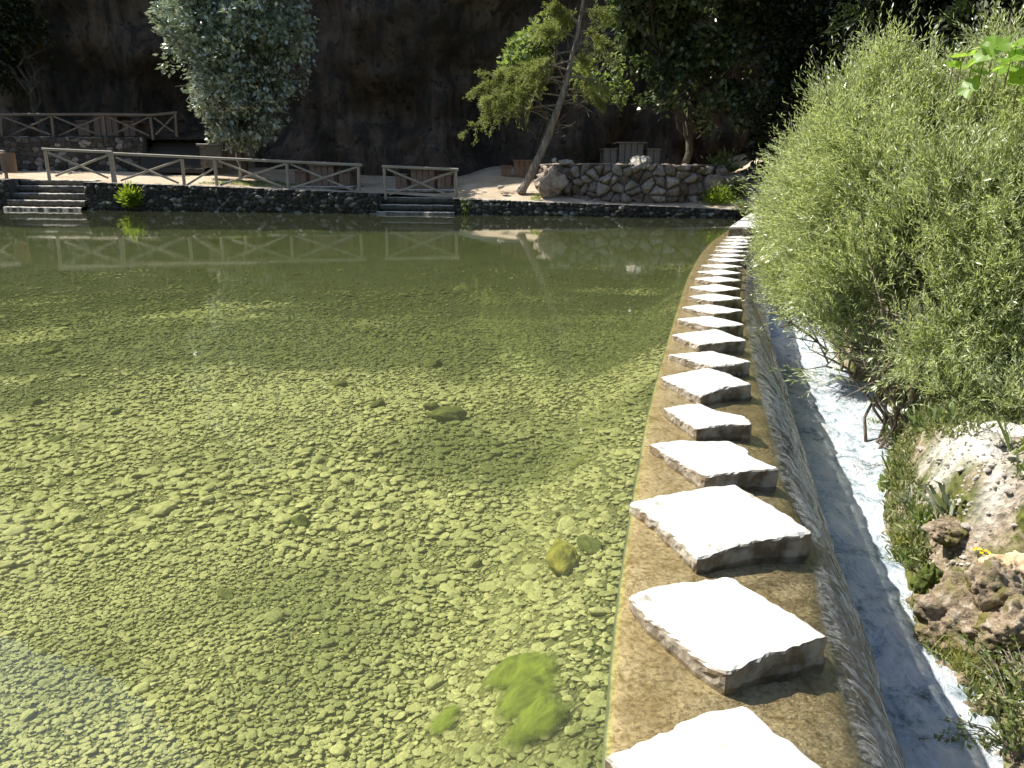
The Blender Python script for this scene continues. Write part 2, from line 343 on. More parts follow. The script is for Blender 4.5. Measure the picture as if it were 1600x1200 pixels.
cx = np.array([-75, -45, -26, -18, -10, -4, 2, 8, 14, 22, 30, 40, 48]); cyy = np.array([-10, 30, 39.5, 41, 39.0, 37.6, 38.8, 38.5, 36, 31, 24, 10, -12])
ct = np.cumsum(np.r_[0, np.hypot(np.diff(cx), np.diff(cyy))])
nu, nv = 520, 130
t = np.linspace(0, ct[-1], nu); bx = np.interp(t, ct, cx); by = np.interp(t, ct, cyy)
ker = np.ones(15)/15; bx = np.convolve(np.pad(bx, 7, 'edge'), ker, 'valid'); by = np.convolve(np.pad(by, 7, 'edge'), ker, 'valid')
tx = np.gradient(bx); ty = np.gradient(by); ln = np.hypot(tx, ty); nxn, nyn = ty/ln, -tx/ln   # towards the pool
vv = np.linspace(0, 1, nv)
ch = 16.6+1.4*fbm(xyz(t*.11, 0), 4, 9)+sst(8, 26, bx)*3-2.*sst(-25, -32, bx)+14*sst(-27, -22, bx)*(1-sst(-16, -8, bx))  # tall left bulge, out of view, added to shade the cliff face
BX, VV = np.meshgrid(bx, vv, indexing='ij'); ZZ = -1+VV*(ch[:, None]+1)
pt = xyz(BX*.16, np.broadcast_to(by[:, None], BX.shape)*.16, ZZ*.16)
dd = 1.7*fbm(pt, 5, 3)+.85*fbm(pt*[3.5, 3.5, 1.4], 4, 23)
dd = dd-1.5*np.abs(fbm(pt*[2.1, 2.1, 1.5], 4, 71))
dd = dd-1.6*np.exp(-((BX+16)/4.5)**2-((ZZ-4.6)/2.4)**2)*2.2-2.2*np.exp(-((BX+1.5)/2.6)**2-((ZZ-1.5)/2.6)**2)+1.2*np.exp(-((BX+6.5)/3.2)**2-((ZZ-6)/3.8)**2)
dd = dd-sst(.9, 1, VV)*2
X = bx[:, None]+nxn[:, None]*dd; Y = by[:, None]+nyn[:, None]*dd
V = xyz(X, Y, ZZ); hs = .7*sst(-34, -10, bx)+.8
bk = [V[:, -1]+np.stack([-nxn*w_, -nyn*w_, hs*w_+1.1*fbm(xyz(bx*.3, w_*.3), 4, 66)*min(1, w_/4)], -1) for w_ in np.linspace(1.2, 34, 34)]; back2 = bk[-1].copy(); back2[:, 2] = -3  # unseen slope added above the cliff to block sky mirrored in the pool
V = np.concatenate([V]+[b_[:, None] for b_ in bk]+[back2[:, None]], 1)
tag(mk('cliff', V.reshape(-1, 3), grid_faces(nu, nv+35), M_CLIFF, smooth=True), 'shaded brown rock cliff with dark streaks and hollows', kind='structure')
# unseen wooded slope added behind the viewer to block skylight
mh = NT('sky_block_slope'); c = mh.co('Object'); n = mh.noise(c, .6, 8, .7)
mh.P(Base_Color=mh.ramp(n, [(.3, (.02, .03, .012)), (.7, (.07, .085, .03))]), Roughness=.95, Normal=mh.bump(n, 1, .6))
th = np.linspace(math.radians(168), math.radians(372), 90); rr = np.linspace(0, 1, 24)
TH, RR = np.meshgrid(th, rr, indexing='ij'); RD = 26+RR*30
V = xyz(np.cos(TH)*RD*1.35, 4+np.sin(TH)*RD, -1+RR**.8*20+1.4*fbm(xyz(np.cos(TH)*9, np.sin(TH)*9, RR*5), 4, 4))
tag(mk('sky_block_hill', V.reshape(-1, 3), grid_faces(90, 24), mh.m, smooth=True), 'unseen wooded slope added behind the viewer to block skylight', kind='structure')

# ------------------------------------------------------------------ pool bed and water
def zbed(x, y):
    x = np.asarray(x, float); y = np.asarray(y, float)
    de = np.clip(fL(y)-x, 0, 50)
    z = -.07-.39*sst(-.05, .8, de)-.20*sst(3, 11, de)-.35*sst(6, 18, y)+.06*fbm(xyz(x*.5, y*.5), 3, 31)
    bank = np.clip(ybank(x)-y, 0, 9); return z+.45*(1-sst(0, 2.5, bank))
nx, ny = 300, 340
yy = np.linspace(0, 1, ny)**1.5*38-6; uu = np.linspace(0, 1, nx)**1.6
Y = np.broadcast_to(yy, (nx, ny)); X = fL(Y)+.06-uu[:, None]*46
tag(mk('pool_bed', xyz(X, Y, zbed(X, Y)).reshape(-1, 3), grid_faces(nx, ny), mat_bed(), smooth=True, attrs={'edge': np.exp(-np.broadcast_to((uu*46)[:, None], (nx, ny))/.09)}), 'stony floor of the clear pool', kind='structure')
ys = np.linspace(-6, 31.5, 90); e = np.stack([fL(ys)+.015, ys], -1)
ring = np.vstack([e, [[-45, 31.5+2], [-45, -6]]]); n = len(ring)
V = np.vstack([np.c_[ring, np.zeros(n)], np.c_[ring, np.full(n, -2.6)]])
F = [list(range(n)), list(range(n, 2*n))[::-1]]+[[j, n+j, n+(j+1) % n, (j+1) % n] for j in range(n)]
tag(mk('pool_water', V, F, mat_water()), 'clear green pool water', kind='structure')

# ------------------------------------------------------------------ weir
Sy = np.concatenate([np.linspace(-5, 8, 330), np.linspace(8, 26, 200)[1:]])
def weir_section(y):
    l = float(fL(y)); c_ = float(fC(y)); f_ = max(float(fF(y)), c_+.55)
    pts = [(l+.01, -2.2), (l+.01, -.3), (l, -.02), (l+.03, -.012)]
    for s in np.linspace(.08, 1, 11): pts.append((l+(c_-l)*s, -.012+(ZC-.02)*s**1.3))
    for s in np.linspace(.12, 1, 10): pts.append((c_+((f_-c_)*.86-.12)*(s**.82), ZC-.03+(ZS-ZC-.3)*s**1.25))
    pts.append((c_-.1, -2.2)); return pts
W = np.array([[(x, y, z) for x, z in weir_section(y)] for y in Sy])
pn = W.copy(); W[:, 3:-1, 2] += .007*fbm(pn[:, 3:-1]*9, 4, 12)
tag(mk('weir', W.reshape(-1, 3), grid_faces(*W.shape[:2]), MLEDGE, smooth=True), 'brown concrete weir ledge curving away beneath the row of stones', 'weir')
# thin sheet of water over the ledge and down the fall
nl, nf = 26, 40
sh = []; uv = []
ulen = np.cumsum(np.r_[0, np.hypot(np.diff(Sy), np.diff(fC(Sy)))])
for iy, y in enumerate(Sy):
    l = float(fL(y)); c_ = float(fC(y)); f_ = max(float(fF(y)), c_+.55); row = []
    for s in np.linspace(0, 1, nl):
        row.append((l+.016+(c_-l-.016)*s, y, -.001-(.012)*s*0+(ZC+.0)*s**1.3+.006*s)); uv.append((ulen[iy]*.4, .6*s))
    for s in np.linspace(0, 1, nf)[1:]:
        row.append((c_+(f_-c_)*.86*s**.82, y, ZC+.006+(ZS-ZC-.03)*s**1.3)); uv.append((ulen[iy]*.4-.0*s, .6+.4*s))
    sh.append(row)
sh = np.array(sh); k = np.zeros(sh.shape[1]); k[nl:] = 1; amp = np.interp(np.arange(sh.shape[1]), [0, nl-3, nl+8, nl+nf-1], [0, .006, .016, .04])
sh[..., 2] += amp*fbm(xyz(sh[..., 1]*9-sh[..., 0]*5, sh[..., 0]*1.6, 0), 4, 8); sh[..., 0] += amp*.7*fbm(xyz(sh[..., 1]*11, sh[..., 2]*3, 0), 3, 18)
tag(mk('overflow_water', sh.reshape(-1, 3), grid_faces(*sh.shape[:2])[:, ::-1], mat_fall(), smooth=True, uv=uv), 'thin sheet of water sliding over the weir ledge and down its face', kind='structure')

# stream below
ny_, nx_ = 420, 40
Y = np.linspace(-5, 26, ny_)[:, None]; s = np.linspace(0, 1, nx_)[None]
fy = np.maximum(fF(Y[:, 0]), fC(Y[:, 0])+.55)[:, None]; ry = np.maximum(fR(Y[:, 0])[:, None], fy+.3)
X = fy-.3+(ry+1.1-fy)*s; Y = np.broadcast_to(Y, X.shape)
Z = ZS+.06*fbm(xyz(X*3.4, Y*2.2), 5, 40)+.05*np.exp(-((X-fy)/.18)**2)
tag(mk('stream_water', xyz(X, Y, Z).reshape(-1, 3), grid_faces(ny_, nx_), mat_stream(), smooth=True), 'white foaming stream below the weir', kind='structure')

# right bank
nx, ny = 170, 420
Y = np.linspace(-4, 30, ny)[:, None]; s = np.linspace(0, 1, nx)[None]**2.2
r0 = np.maximum(fR(Y[:, 0]), fF(Y[:, 0])+.3)[:, None]; X = r0-.25+s*26; Y = np.broadcast_to(Y, X.shape)
d = X-r0
def hbank(x, y):
    d = x-np.maximum(fR(y), fF(y)+.3)
    lo = sst(3.9, 4.9, y+.25*fbm(xyz(x*1.5, y*1.5), 2, 3))
    wid = .85-.35*lo
    h = ZS-.12+(.55+.60*lo)*sst(-.1, wid, d)**.8+.25*sst(1.0, 6, d)
    h = h+.16*fbm(xyz(x*1.7, y*1.7), 5, 51)*sst(-.1, .3, d)*(1-.55*sst(4.7, 5.3, y))
    h = h-.36*sst(5.1, 6.3, y)*sst(.1, .6, d)
    return h+.035*fbm(xyz(x*8, y*8), 4, 61)
Z = hbank(X, Y); pl = sst(.16, .36, d+.2*fbm(xyz(X*3, Y*3), 3, 71))*sst(4.75, 5.3, Y+.35*fbm(xyz(X*2, Y*2), 3, 72))*(1-sst(5.6, 6.1, Y))
tag(mk('bank_ground', xyz(X, Y, Z).reshape(-1, 3), grid_faces(nx, ny)if 0 else grid_faces(ny, nx), M_BANK, smooth=True, attrs={'plateau': pl}), 'mossy limestone bank with a white dusty top', kind='structure')

# ------------------------------------------------------------------ stepping stones
SZ = .036
def stone(poly, i, label):
    # poly: world xy of the top outline, order left, back, right, front
    q = np.array(poly, float); pts = []
    for a, b in zip(q, np.roll(q, -1, 0)):
        L_ = np.linalg.norm(b-a); n = max(3, int(L_/(.022 if i < 8 else .05)))
        for k in range(n): pts.append(a+(b-a)*k/n)
    pts = np.array(pts); c0 = pts.mean(0)
    pts = (np.roll(pts, 1, 0)+2*pts+np.roll(pts, -1, 0))/4
    rgh = fbm(xyz(pts[:, 0]*26+i*7, pts[:, 1]*26), 4, i); nrm = (pts-c0)/np.linalg.norm(pts-c0, axis=1)[:, None]
    pts = pts+nrm*(.006*rgh)[:, None]
    rings = []; prof = [(0, -.34, -.02), (0, -.10, .0), (0, -.07, .0), (0, -.045, 0), (0, -.022, 0), (0, -.008, 0), (.006, .0, 0)]
    for ins, dz, ex in prof:
        r = c0+(pts-c0)*(1-(ins-ex)/.3); zz = SZ+dz+.004*fbm(xyz(r[:, 0]*10, r[:, 1]*10, i), 3, 5)*(dz > -.03)
        j = .008*fbm(xyz(r[:, 0]*30, r[:, 1]*30, dz*60+i), 4, 77); r = r+nrm*j[:, None]; rings.append(np.c_[r, zz])
    for f in (.93, .8, .55, .3, .1):
        r = c0+(pts-c0)*f; rings.append(np.c_[r, SZ+.003+.005*fbm(xyz(r[:, 0]*9, r[:, 1]*9, i), 3, 5)])
    n = len(pts); V = np.vstack(rings+[[[*c0, SZ+.004]]]); F = []
    for k in range(len(rings)-1): F += [[k*n+j, k*n+(j+1) % n, (k+1)*n+(j+1) % n, (k+1)*n+j] for j in range(n)]
    k = len(rings)-1; F += [[k*n+j, k*n+(j+1) % n, len(V)-1] for j in range(n)]; F.append(list(range(n))[::-1])
    base = np.array([c0[0], c0[1], SZ-.34]); a2 = sum(F, []) and None
    # orientation
    ar = sum(pts[j, 0]*pts[(j+1) % n, 1]-pts[(j+1) % n, 0]*pts[j, 1] for j in range(n))
    if ar < 0: F = [f[::-1] for f in F]
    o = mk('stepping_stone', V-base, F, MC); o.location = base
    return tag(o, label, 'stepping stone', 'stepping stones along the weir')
SP = [
 [(945, 1183), (1030, 1146), (1095, 1115), (1170, 1102), (1195, 1128), (1300, 1212), (1330, 1262), (1110, 1330)],
 [(980, 930), (1020, 916), (1085, 908), (1137, 901), (1170, 921), (1225, 950), (1295, 994), (1200, 1024), (1135, 1054), (1080, 1020), (1010, 965)],
 [(982, 785), (1050, 770), (1149, 756), (1200, 785), (1275, 833), (1170, 848), (1089, 873), (1040, 828)],
 [(1013, 693), (1060, 688), (1141, 690), (1168, 702), (1172, 712), (1218, 732), (1150, 738), (1101, 746), (1060, 722)],
 [(1035, 638), (1060, 633), (1094, 630), (1119, 641), (1163, 650), (1176, 663), (1130, 664), (1088, 671)],
 [(1031, 589), (1106, 574), (1140, 585), (1176, 600), (1130, 607), (1095, 620), (1062, 605)],
 [(1044, 554), (1080, 551), (1114, 549), (1175, 565), (1114, 573)],
 [(1051, 523), (1119, 514), (1140, 521), (1167, 532), (1130, 535), (1092, 539)],
 [(1056, 498), (1108, 493.5), (1166, 507), (1116, 512)],
 [(1064, 479), (1108, 475.5), (1164, 485), (1116, 491)],
 [(1075, 463), (1116, 458), (1162, 466), (1114, 471)],
 [(1075, 448), (1119, 444), (1160, 451), (1116, 456)]]
ordn = ['', 'second', 'third', 'fourth', 'fifth', 'sixth', 'seventh', 'eighth', 'ninth', 'tenth', 'eleventh', 'twelfth', 'thirteenth', 'fourteenth', 'fifteenth', 'sixteenth', 'seventeenth', 'eighteenth', 'nineteenth', 'twentieth', 'twenty-first', 'twenty-second', 'twenty-third']
extra = {0: 'nearest white concrete stepping stone, cut off by the bottom of the view', 1: 'second stepping stone from the near end, crumbled along its left edge', 2: 'third stepping stone from the near end, the largest with crisp square corners',
         3: 'fourth stepping stone from the near end, notched at its far right side', 4: 'fifth stepping stone from the near end, small and ragged with rounded corners'}
wpoly = [[P(x, y, SZ)[:2] for x, y in s_] for s_ in SP]
tmpl = np.array([P(x, y, SZ)[:2] for x, y in SP[11]]); tmpl = tmpl-tmpl[0]
for x, y in [(1083, 435), (1088, 424), (1096, 414.5), (1104, 405), (1108, 398), (1114, 391), (1119, 385), (1124, 379.5), (1128, 374.5), (1133, 370)]:
    a = P(x, y, SZ)[:2]; r = rng.normal(0, .02, tmpl.shape); wpoly.append(list(a+(tmpl+r)*[1, .96]))
for i, po in enumerate(wpoly):
    stone(po, i, extra.get(i) or ('last white stepping stone before the far slabs' if i == len(wpoly)-1 else '%s white stepping stone counted from the near end of the weir' % ordn[i+1]))
def slab(px, z, zb, label):
    q = np.array([P(x, y, z)[:2] for x, y in px]); c0 = q.mean(0); n = len(q); V = []
    for ins, zz in ((0, zb), (0, z-.03), (.03, z)):
        d_ = (q-c0); V += [np.r_[c0+d_[j]*(1-ins/np.linalg.norm(d_[j])), zz] for j in range(n)]
    F = [[k*n+j, k*n+(j+1) % n, (k+1)*n+(j+1) % n, (k+1)*n+j] for k in range(2) for j in range(n)]+[list(range(2*n, 3*n)), list(range(n))[::-1]]
    ar = sum(q[j, 0]*q[(j+1) % n, 1]-q[(j+1) % n, 0]*q[j, 1] for j in range(n))
    if ar < 0: F = [f[::-1] for f in F]
    base = np.array([c0[0], c0[1], zb]); o = mk('concrete_slab', np.array(V)-base, F, MC); o.location = base; tag(o, label, 'slab', 'slabs at the far end of the weir')
slab([(1139, 355), (1154, 345), (1192, 343), (1189, 354.5)], .24, -.6, 'white concrete block just past the last stepping stone, its brown front showing')
slab([(1156, 343.5), (1174, 332), (1208, 326.5), (1197, 343)], .27, -.6, 'white concrete slab behind the block, running up to the far bank')

# ------------------------------------------------------------------ pebbles (geometry nodes) on the bed
def ico_stone(sub, seed, flat=(1, 1, 1), amp=.22, fr=1.1):
    import bmesh
    bm = bmesh.new(); bmesh.ops.create_icosphere(bm, subdivisions=sub, radius=1); bm.verts.ensure_lookup_table()
    V = np.array([v.co[:] for v in bm.verts]); F = [[v.index for v in f.verts] for f in bm.faces]; bm.free()
    n = fbm(V*fr+seed*3.7, 3, seed); V = V*(1+amp*n)[:, None]
    for k in range(4):                                      # cut facets
        d_ = rng.normal(size=3); d_ /= np.linalg.norm(d_); pj = V@d_; lim = .62+.2*rng.random(); V = V-np.outer(np.clip(pj-lim, 0, None)*.85, d_)
    return V*np.array(flat), F
M_PEB = mat_pebble()
pc = bpy.data.collections.new('pebble_shapes')
for k in range(7):
    V, F = ico_stone(3, k+1); me = bpy.data.meshes.new('pebble'); me.from_pydata(V.tolist(), [], F); me.polygons.foreach_set('use_smooth', [True]*len(me.polygons)); me.materials.append(M_PEB)
    pc.objects.link(bpy.data.objects.new('pebble', me))
def sfield(x, y):
    a = fbm(xyz(x*.55+3, y*.8), 3, 90)
    d = np.hypot(x, y*1.); s = .0105+.010*sst(3.3, 4.4, y+a*.5)*(1-.35*sst(-.4, .5, x))-.004*sst(5.5, 7.5, y)+.004*np.clip(a, -1, 1)
    return np.clip(s*.92, .008, .03)
N = 3000000
py_ = rng.uniform(1.9, 21, N); px_ = rng.uniform(-14.5, 6, N)
ok = (px_ > -.70*py_-.3) & (px_ < fL(py_)-.0); px_, py_ = px_[ok], py_[ok]
sf = sfield(px_, py_)*(1+.38*sst(6, 17, py_))
area = 19.1*20.5; dens = N/area; want = .72/(sf**2*4)*(1-.85*sst(9, 19, py_))*(1-.75*sst(.15, .6, fbm(xyz(px_*.45+7, py_*.6), 4, 95))*sst(6, 9, py_))
keep = rng.random(len(px_)) < want/dens; px_, py_, sf = px_[keep], py_[keep], sf[keep]
sz = sf*np.exp(rng.normal(0, .36, len(sf))); big = rng.random(len(sf)) < .008; sz[big] *= 1.7
pz_ = zbed(px_, py_)+sz*.16+rng.random(len(sz))*.008
scl = np.stack([sz*rng.uniform(1., 1.4, len(sz)), sz*rng.uniform(.78, 1.08, len(sz)), sz*rng.uniform(.32, .56, len(sz))], -1)
rot = np.stack([rng.normal(0, .14, len(sz)), rng.normal(0, .14, len(sz)), rng.normal(.25, .9, len(sz))], -1)
patch = fbm(xyz(px_*.5, py_*.5), 4, 15); alg_depth = np.clip(.95*sst(-.15, .55, fbm(xyz(px_*.42+2, py_*.55), 4, 97)+1.25*sst(4.5, 11, py_)-.38)+rng.normal(0, .12, len(sz)), 0, .95); tone = np.clip(.52+rng.normal(0, .13, len(sz))+.13*patch, 0, .95); tone[rng.random(len(sz)) < .003] = 1.  # olive mix: algae patches and painted darkening of the deeper far water
me = bpy.data.meshes.new('pebbles'); me.vertices.add(len(sz)); me.vertices.foreach_set('co', np.stack([px_, py_, pz_], -1).ravel())
for nme, arr in (('pscale', scl), ('prot', rot)):
    at = me.attributes.new(nme, 'FLOAT_VECTOR', 'POINT'); at.data.foreach_set('vector', arr.astype(np.float32).ravel())
at = me.attributes.new('tone', 'FLOAT', 'POINT'); at.data.foreach_set('value', tone.astype(np.float32))
at = me.attributes.new('alg_depth', 'FLOAT', 'POINT'); at.data.foreach_set('value', alg_depth.astype(np.float32))
peb = bpy.data.objects.new('pebbles', me); COL.objects.link(peb); tag(peb, 'rounded flat pebbles covering the pool floor', 'pebbles', kind='stuff')
print('pebbles', len(sz))
ng = bpy.data.node_groups.new('scatter', 'GeometryNodeTree'); ng.interface.new_socket('Geometry', in_out='INPUT', socket_type='NodeSocketGeometry'); ng.interface.new_socket('Geometry', in_out='OUTPUT', socket_type='NodeSocketGeometry')
gi = ng.nodes.new('NodeGroupInput'); go = ng.nodes.new('NodeGroupOutput'); ip = ng.nodes.new('GeometryNodeInstanceOnPoints'); ci = ng.nodes.new('GeometryNodeCollectionInfo')
ci.inputs['Collection'].default_value = pc; ci.inputs['Separate Children'].default_value = True; ci.inputs['Reset Children'].default_value = True
ip.inputs['Pick Instance'].default_value = True
rv = ng.nodes.new('FunctionNodeRandomValue'); rv.data_type = 'INT'; rv.inputs[4].default_value = 0; rv.inputs[5].default_value = 6
ns = ng.nodes.new('GeometryNodeInputNamedAttribute'); ns.data_type = 'FLOAT_VECTOR'; ns.inputs[0].default_value = 'pscale'
nr = ng.nodes.new('GeometryNodeInputNamedAttribute'); nr.data_type = 'FLOAT_VECTOR'; nr.inputs[0].default_value = 'prot'
er = ng.nodes.new('FunctionNodeEulerToRotation')
m2p = ng.nodes.new('GeometryNodeMeshToPoints')
L_ = ng.links.new; L_(gi.outputs[0], m2p.inputs[0]); L_(m2p.outputs[0], ip.inputs['Points']); L_(ci.outputs[0], ip.inputs['Instance']); L_(rv.outputs[2], ip.inputs['Instance Index'])
L_(nr.outputs[0], er.inputs[0]); L_(er.outputs[0], ip.inputs['Rotation']); L_(ns.outputs[0], ip.inputs['Scale']); L_(ip.outputs[0], go.inputs[0])
md = peb.modifiers.new('scatter', 'NODES'); md.node_group = ng

# sunken rocks
mr = NT('algae_rock'); c = mr.co('Object'); n = mr.noise(c, 5, 6, .7)
mr.P(Base_Color=mr.ramp(n, [(.35, (.10, .09, .015)), (.5, (.26, .23, .04)), (.7, (.40, .36, .12))]), Roughness=.9, Normal=mr.bump(n, 1, .03)); M_SUNK = mr.m
mr = NT('dark_algae_rock'); c = mr.co('Object'); n = mr.noise(c, 5, 6, .7)
mr.P(Base_Color=mr.ramp(n, [(.35, (.05, .06, .015)), (.7, (.20, .20, .06))]), Roughness=.9, Normal=mr.bump(n, 1, .03)); M_SUNK2 = mr.m
def sunk(px, py, w_, flat, lift, label, mat, seed):
    b = P(px, py, -.42); 
    for _ in range(4): b = P(px, py, float(zbed(b[0], b[1])))
    dist = math.hypot(b[0], b[1], ); s = w_*b[1]/FPX/2
    V, F = ico_stone(4, seed, (1, .7, flat), .3, 1.3); o = mk('sunken_rock', V*s, F, mat, smooth=True); o.location = (b[0], b[1], b[2]+s*flat*lift)
    o.rotation_euler = (.1, -.15, seed*.6); tag(o, label, 'rock', 'rocks on the pool floor')
sunk(880, 888, 78, .55, .9, 'yellow-brown algae-covered rock on the pool floor beside the weir ledge', M_SUNK, 3)
sunk(925, 858, 62, .35, .5, 'flat olive rock just behind the yellow-brown rock near the ledge', M_SUNK2, 4)
sunk(698, 655, 62, .45, .6, 'largest dark rock out in the middle of the pool floor', M_SUNK2, 5)
sunk(675, 640, 34, .4, .6, 'small dark rock touching the largest mid-pool rock', M_SUNK2, 6)
sunk(590, 635, 30, .45, .6, 'small dark rock left of the mid-pool rock pair', M_SUNK2, 7)
sunk(677, 572, 42, .4, .5, 'low dark rock farther out than the mid-pool rock pair', M_SUNK2, 8)
sunk(527, 603, 34, .4, .5, 'lone flat rock near the pool centre', M_SUNK2, 9)
sunk(85, 552, 36, .4, .5, 'flat dark rock at the far left of the pool floor', M_SUNK2, 10)
sunk(50, 633, 34, .4, .5, 'pale flat rock with a dark side in the left of the pool', M_SUNK2, 11)
sunk(90, 690, 40, .35, .4, 'wide flat rock nearest the camera at the left of the pool', M_SUNK2, 12)
sunk(185, 645, 26, .45, .5, 'small dark rock between two flat rocks at the left', M_SUNK2, 13)
sunk(470, 818, 46, .4, .5, 'dark flat rock among the larger pebbles below the pool centre', M_SUNK2, 14)
sunk(352, 932, 40, .4, .5, 'bluish dark rock among the biggest pebbles near the camera', M_SUNK2, 15)
# soft algae clumps
M_ALG = mat_leaf('bright_algae', (.16, .26, .008), (.34, .45, .02), .8, .4)
def hair(name, lst, n, ln, wd, mat, label, cat, kind=None, up=.9):
    Vs = []
    for cx_, cy_, rx, ry in lst:
        u = rng.normal(0, .42, (n, 2)); x = cx_+u[:, 0]*rx; y = cy_+u[:, 1]*ry; z = zbed(x, y)+.01
        l = ln*rng.uniform(.5, 1.3, n)*np.clip(1-np.hypot(*u.T)*.7, .2, 1); d_ = np.stack([rng.normal(.25, .5, n), rng.normal(-.1, .5, n), np.full(n, up)], -1); d_ /= np.linalg.norm(d_, axis=1)[:, None]
        s_ = np.cross(d_, rng.normal(size=(n, 3))); s_ /= np.linalg.norm(s_, axis=1)[:, None]; b = np.stack([x, y, z], -1)
        Vs.append(np.stack([b-s_*wd, b+s_*wd, b+d_*l[:, None]*.6+s_*wd*.9, b+d_*l[:, None]], 1))
    V = np.concatenate(Vs).reshape(-1, 3); F = np.arange(len(V)).reshape(-1, 4); return tag(mk(name, V, F, mat), label, cat)
def bedp(px, py):
    b = P(px, py, -.42)
    for _ in range(4): b = P(px, py, float(zbed(b[0], b[1])))
    return b
mq = NT('soft_algae'); c = mq.co('Object'); n = mq.noise(c, 9, 6, .7, .4); n2 = mq.noise(c, 60, 5, .7)
mq.P(Base_Color=mq.ramp(n, [(.35, (.075, .10, .012)), (.65, (.20, .235, .03))]), Roughness=1., Normal=mq.bump(n2, .6, .01))
al = mq.math('MULTIPLY', mq.ramp(mq.math('ADD', mq.attr('mask'), mq.math('MULTIPLY', mq.math('SUBTRACT', mq.noise(c, 22, 5, .7), .5), .9)), [(.12, 0), (.6, 1)]), .95)
ms = mq.n('ShaderNodeMixShader', {0: al, 1: mq.n('ShaderNodeBsdfTransparent').outputs[0], 2: mq.b.outputs[0]}); mq.t.links.new(ms.outputs[0], mq.out.inputs[0])
def algae(blobs, label, h=.05, k_=1.):
    q = [(bedp(x, y), r_) for x, y, r_ in blobs]; c0 = np.mean([a[:2] for a, _ in q], 0); R_ = max(np.linalg.norm(a[:2]-c0)+r_*1.6 for a, r_ in q)
    g = np.linspace(-R_, R_, 110); X, Y = np.meshgrid(c0[0]+g, c0[1]+g, indexing='ij')
    m_ = np.zeros(X.shape)
    for a, r_ in q: m_ = m_+np.exp(-((X-a[0])**2+(Y-a[1])**2)/(r_*r_)*1.1)
    m_ = np.minimum(m_, 1)
    m_ = k_*m_*(1+.3*fbm(xyz(X*14, Y*14), 4, 7)); Z = zbed(X, Y)+.022+h*m_*(1+.25*fbm(xyz(X*16, Y*16), 4, 9))
    F = grid_faces(110, 110); mf_ = m_.reshape(-1)[F].max(1) > .12
    tag(mk('algae_clump', xyz(X, Y, Z).reshape(-1, 3), F[mf_], mq.m, smooth=True, attrs={'mask': m_}), label, 'algae', 'algae on the pool floor')
algae([(785, 1066, .07), (825, 1062, .09), (822, 1100, .09), (852, 1128, .055), (828, 1148, .08)], 'bright green algae clump on the pebbles near the camera')
algae([(697, 1125, .06), (688, 1145, .05)], 'faint small algae patch left of the bright algae clump', .012, .5)
algae([(900, 728, .09)], 'small dark green algae patch close to the weir ledge farther out', .012, .45)


# ------------------------------------------------------------------ masonry
def vor2(u, v, cell, seed):
    r = np.random.default_rng(seed); cu, cv = cell
    iu = np.floor(u/cu).astype(int); iv = np.floor(v/cv).astype(int)
    nU = iu.max()+5; nV = iv.max()-iv.min()+6; v0 = iv.min()-2; jit = r.uniform(.08, .92, (nU+3, nV+3, 2)); tn = r.random((nU+3, nV+3))
    f1 = np.full(u.shape, 9.); f2 = np.full(u.shape, 9.); t1 = np.zeros(u.shape)
    for a in (-1, 0, 1):
        for b in (-1, 0, 1):
            ii = iu+a; jj = iv+b; A = np.clip(ii+2, 0, nU+2); B = np.clip(jj-v0, 0, nV+2)
            du = (ii+jit[A, B, 0])-u/cu; dv = (jj+jit[A, B, 1])-v/cv; dq = np.hypot(du, dv)
            c1 = dq < f1; f2 = np.where(c1, f1, np.minimum(f2, dq)); t1 = np.where(c1, tn[A, B], t1); f1 = np.where(c1, dq, f1)
    return f1, f2-f1, t1
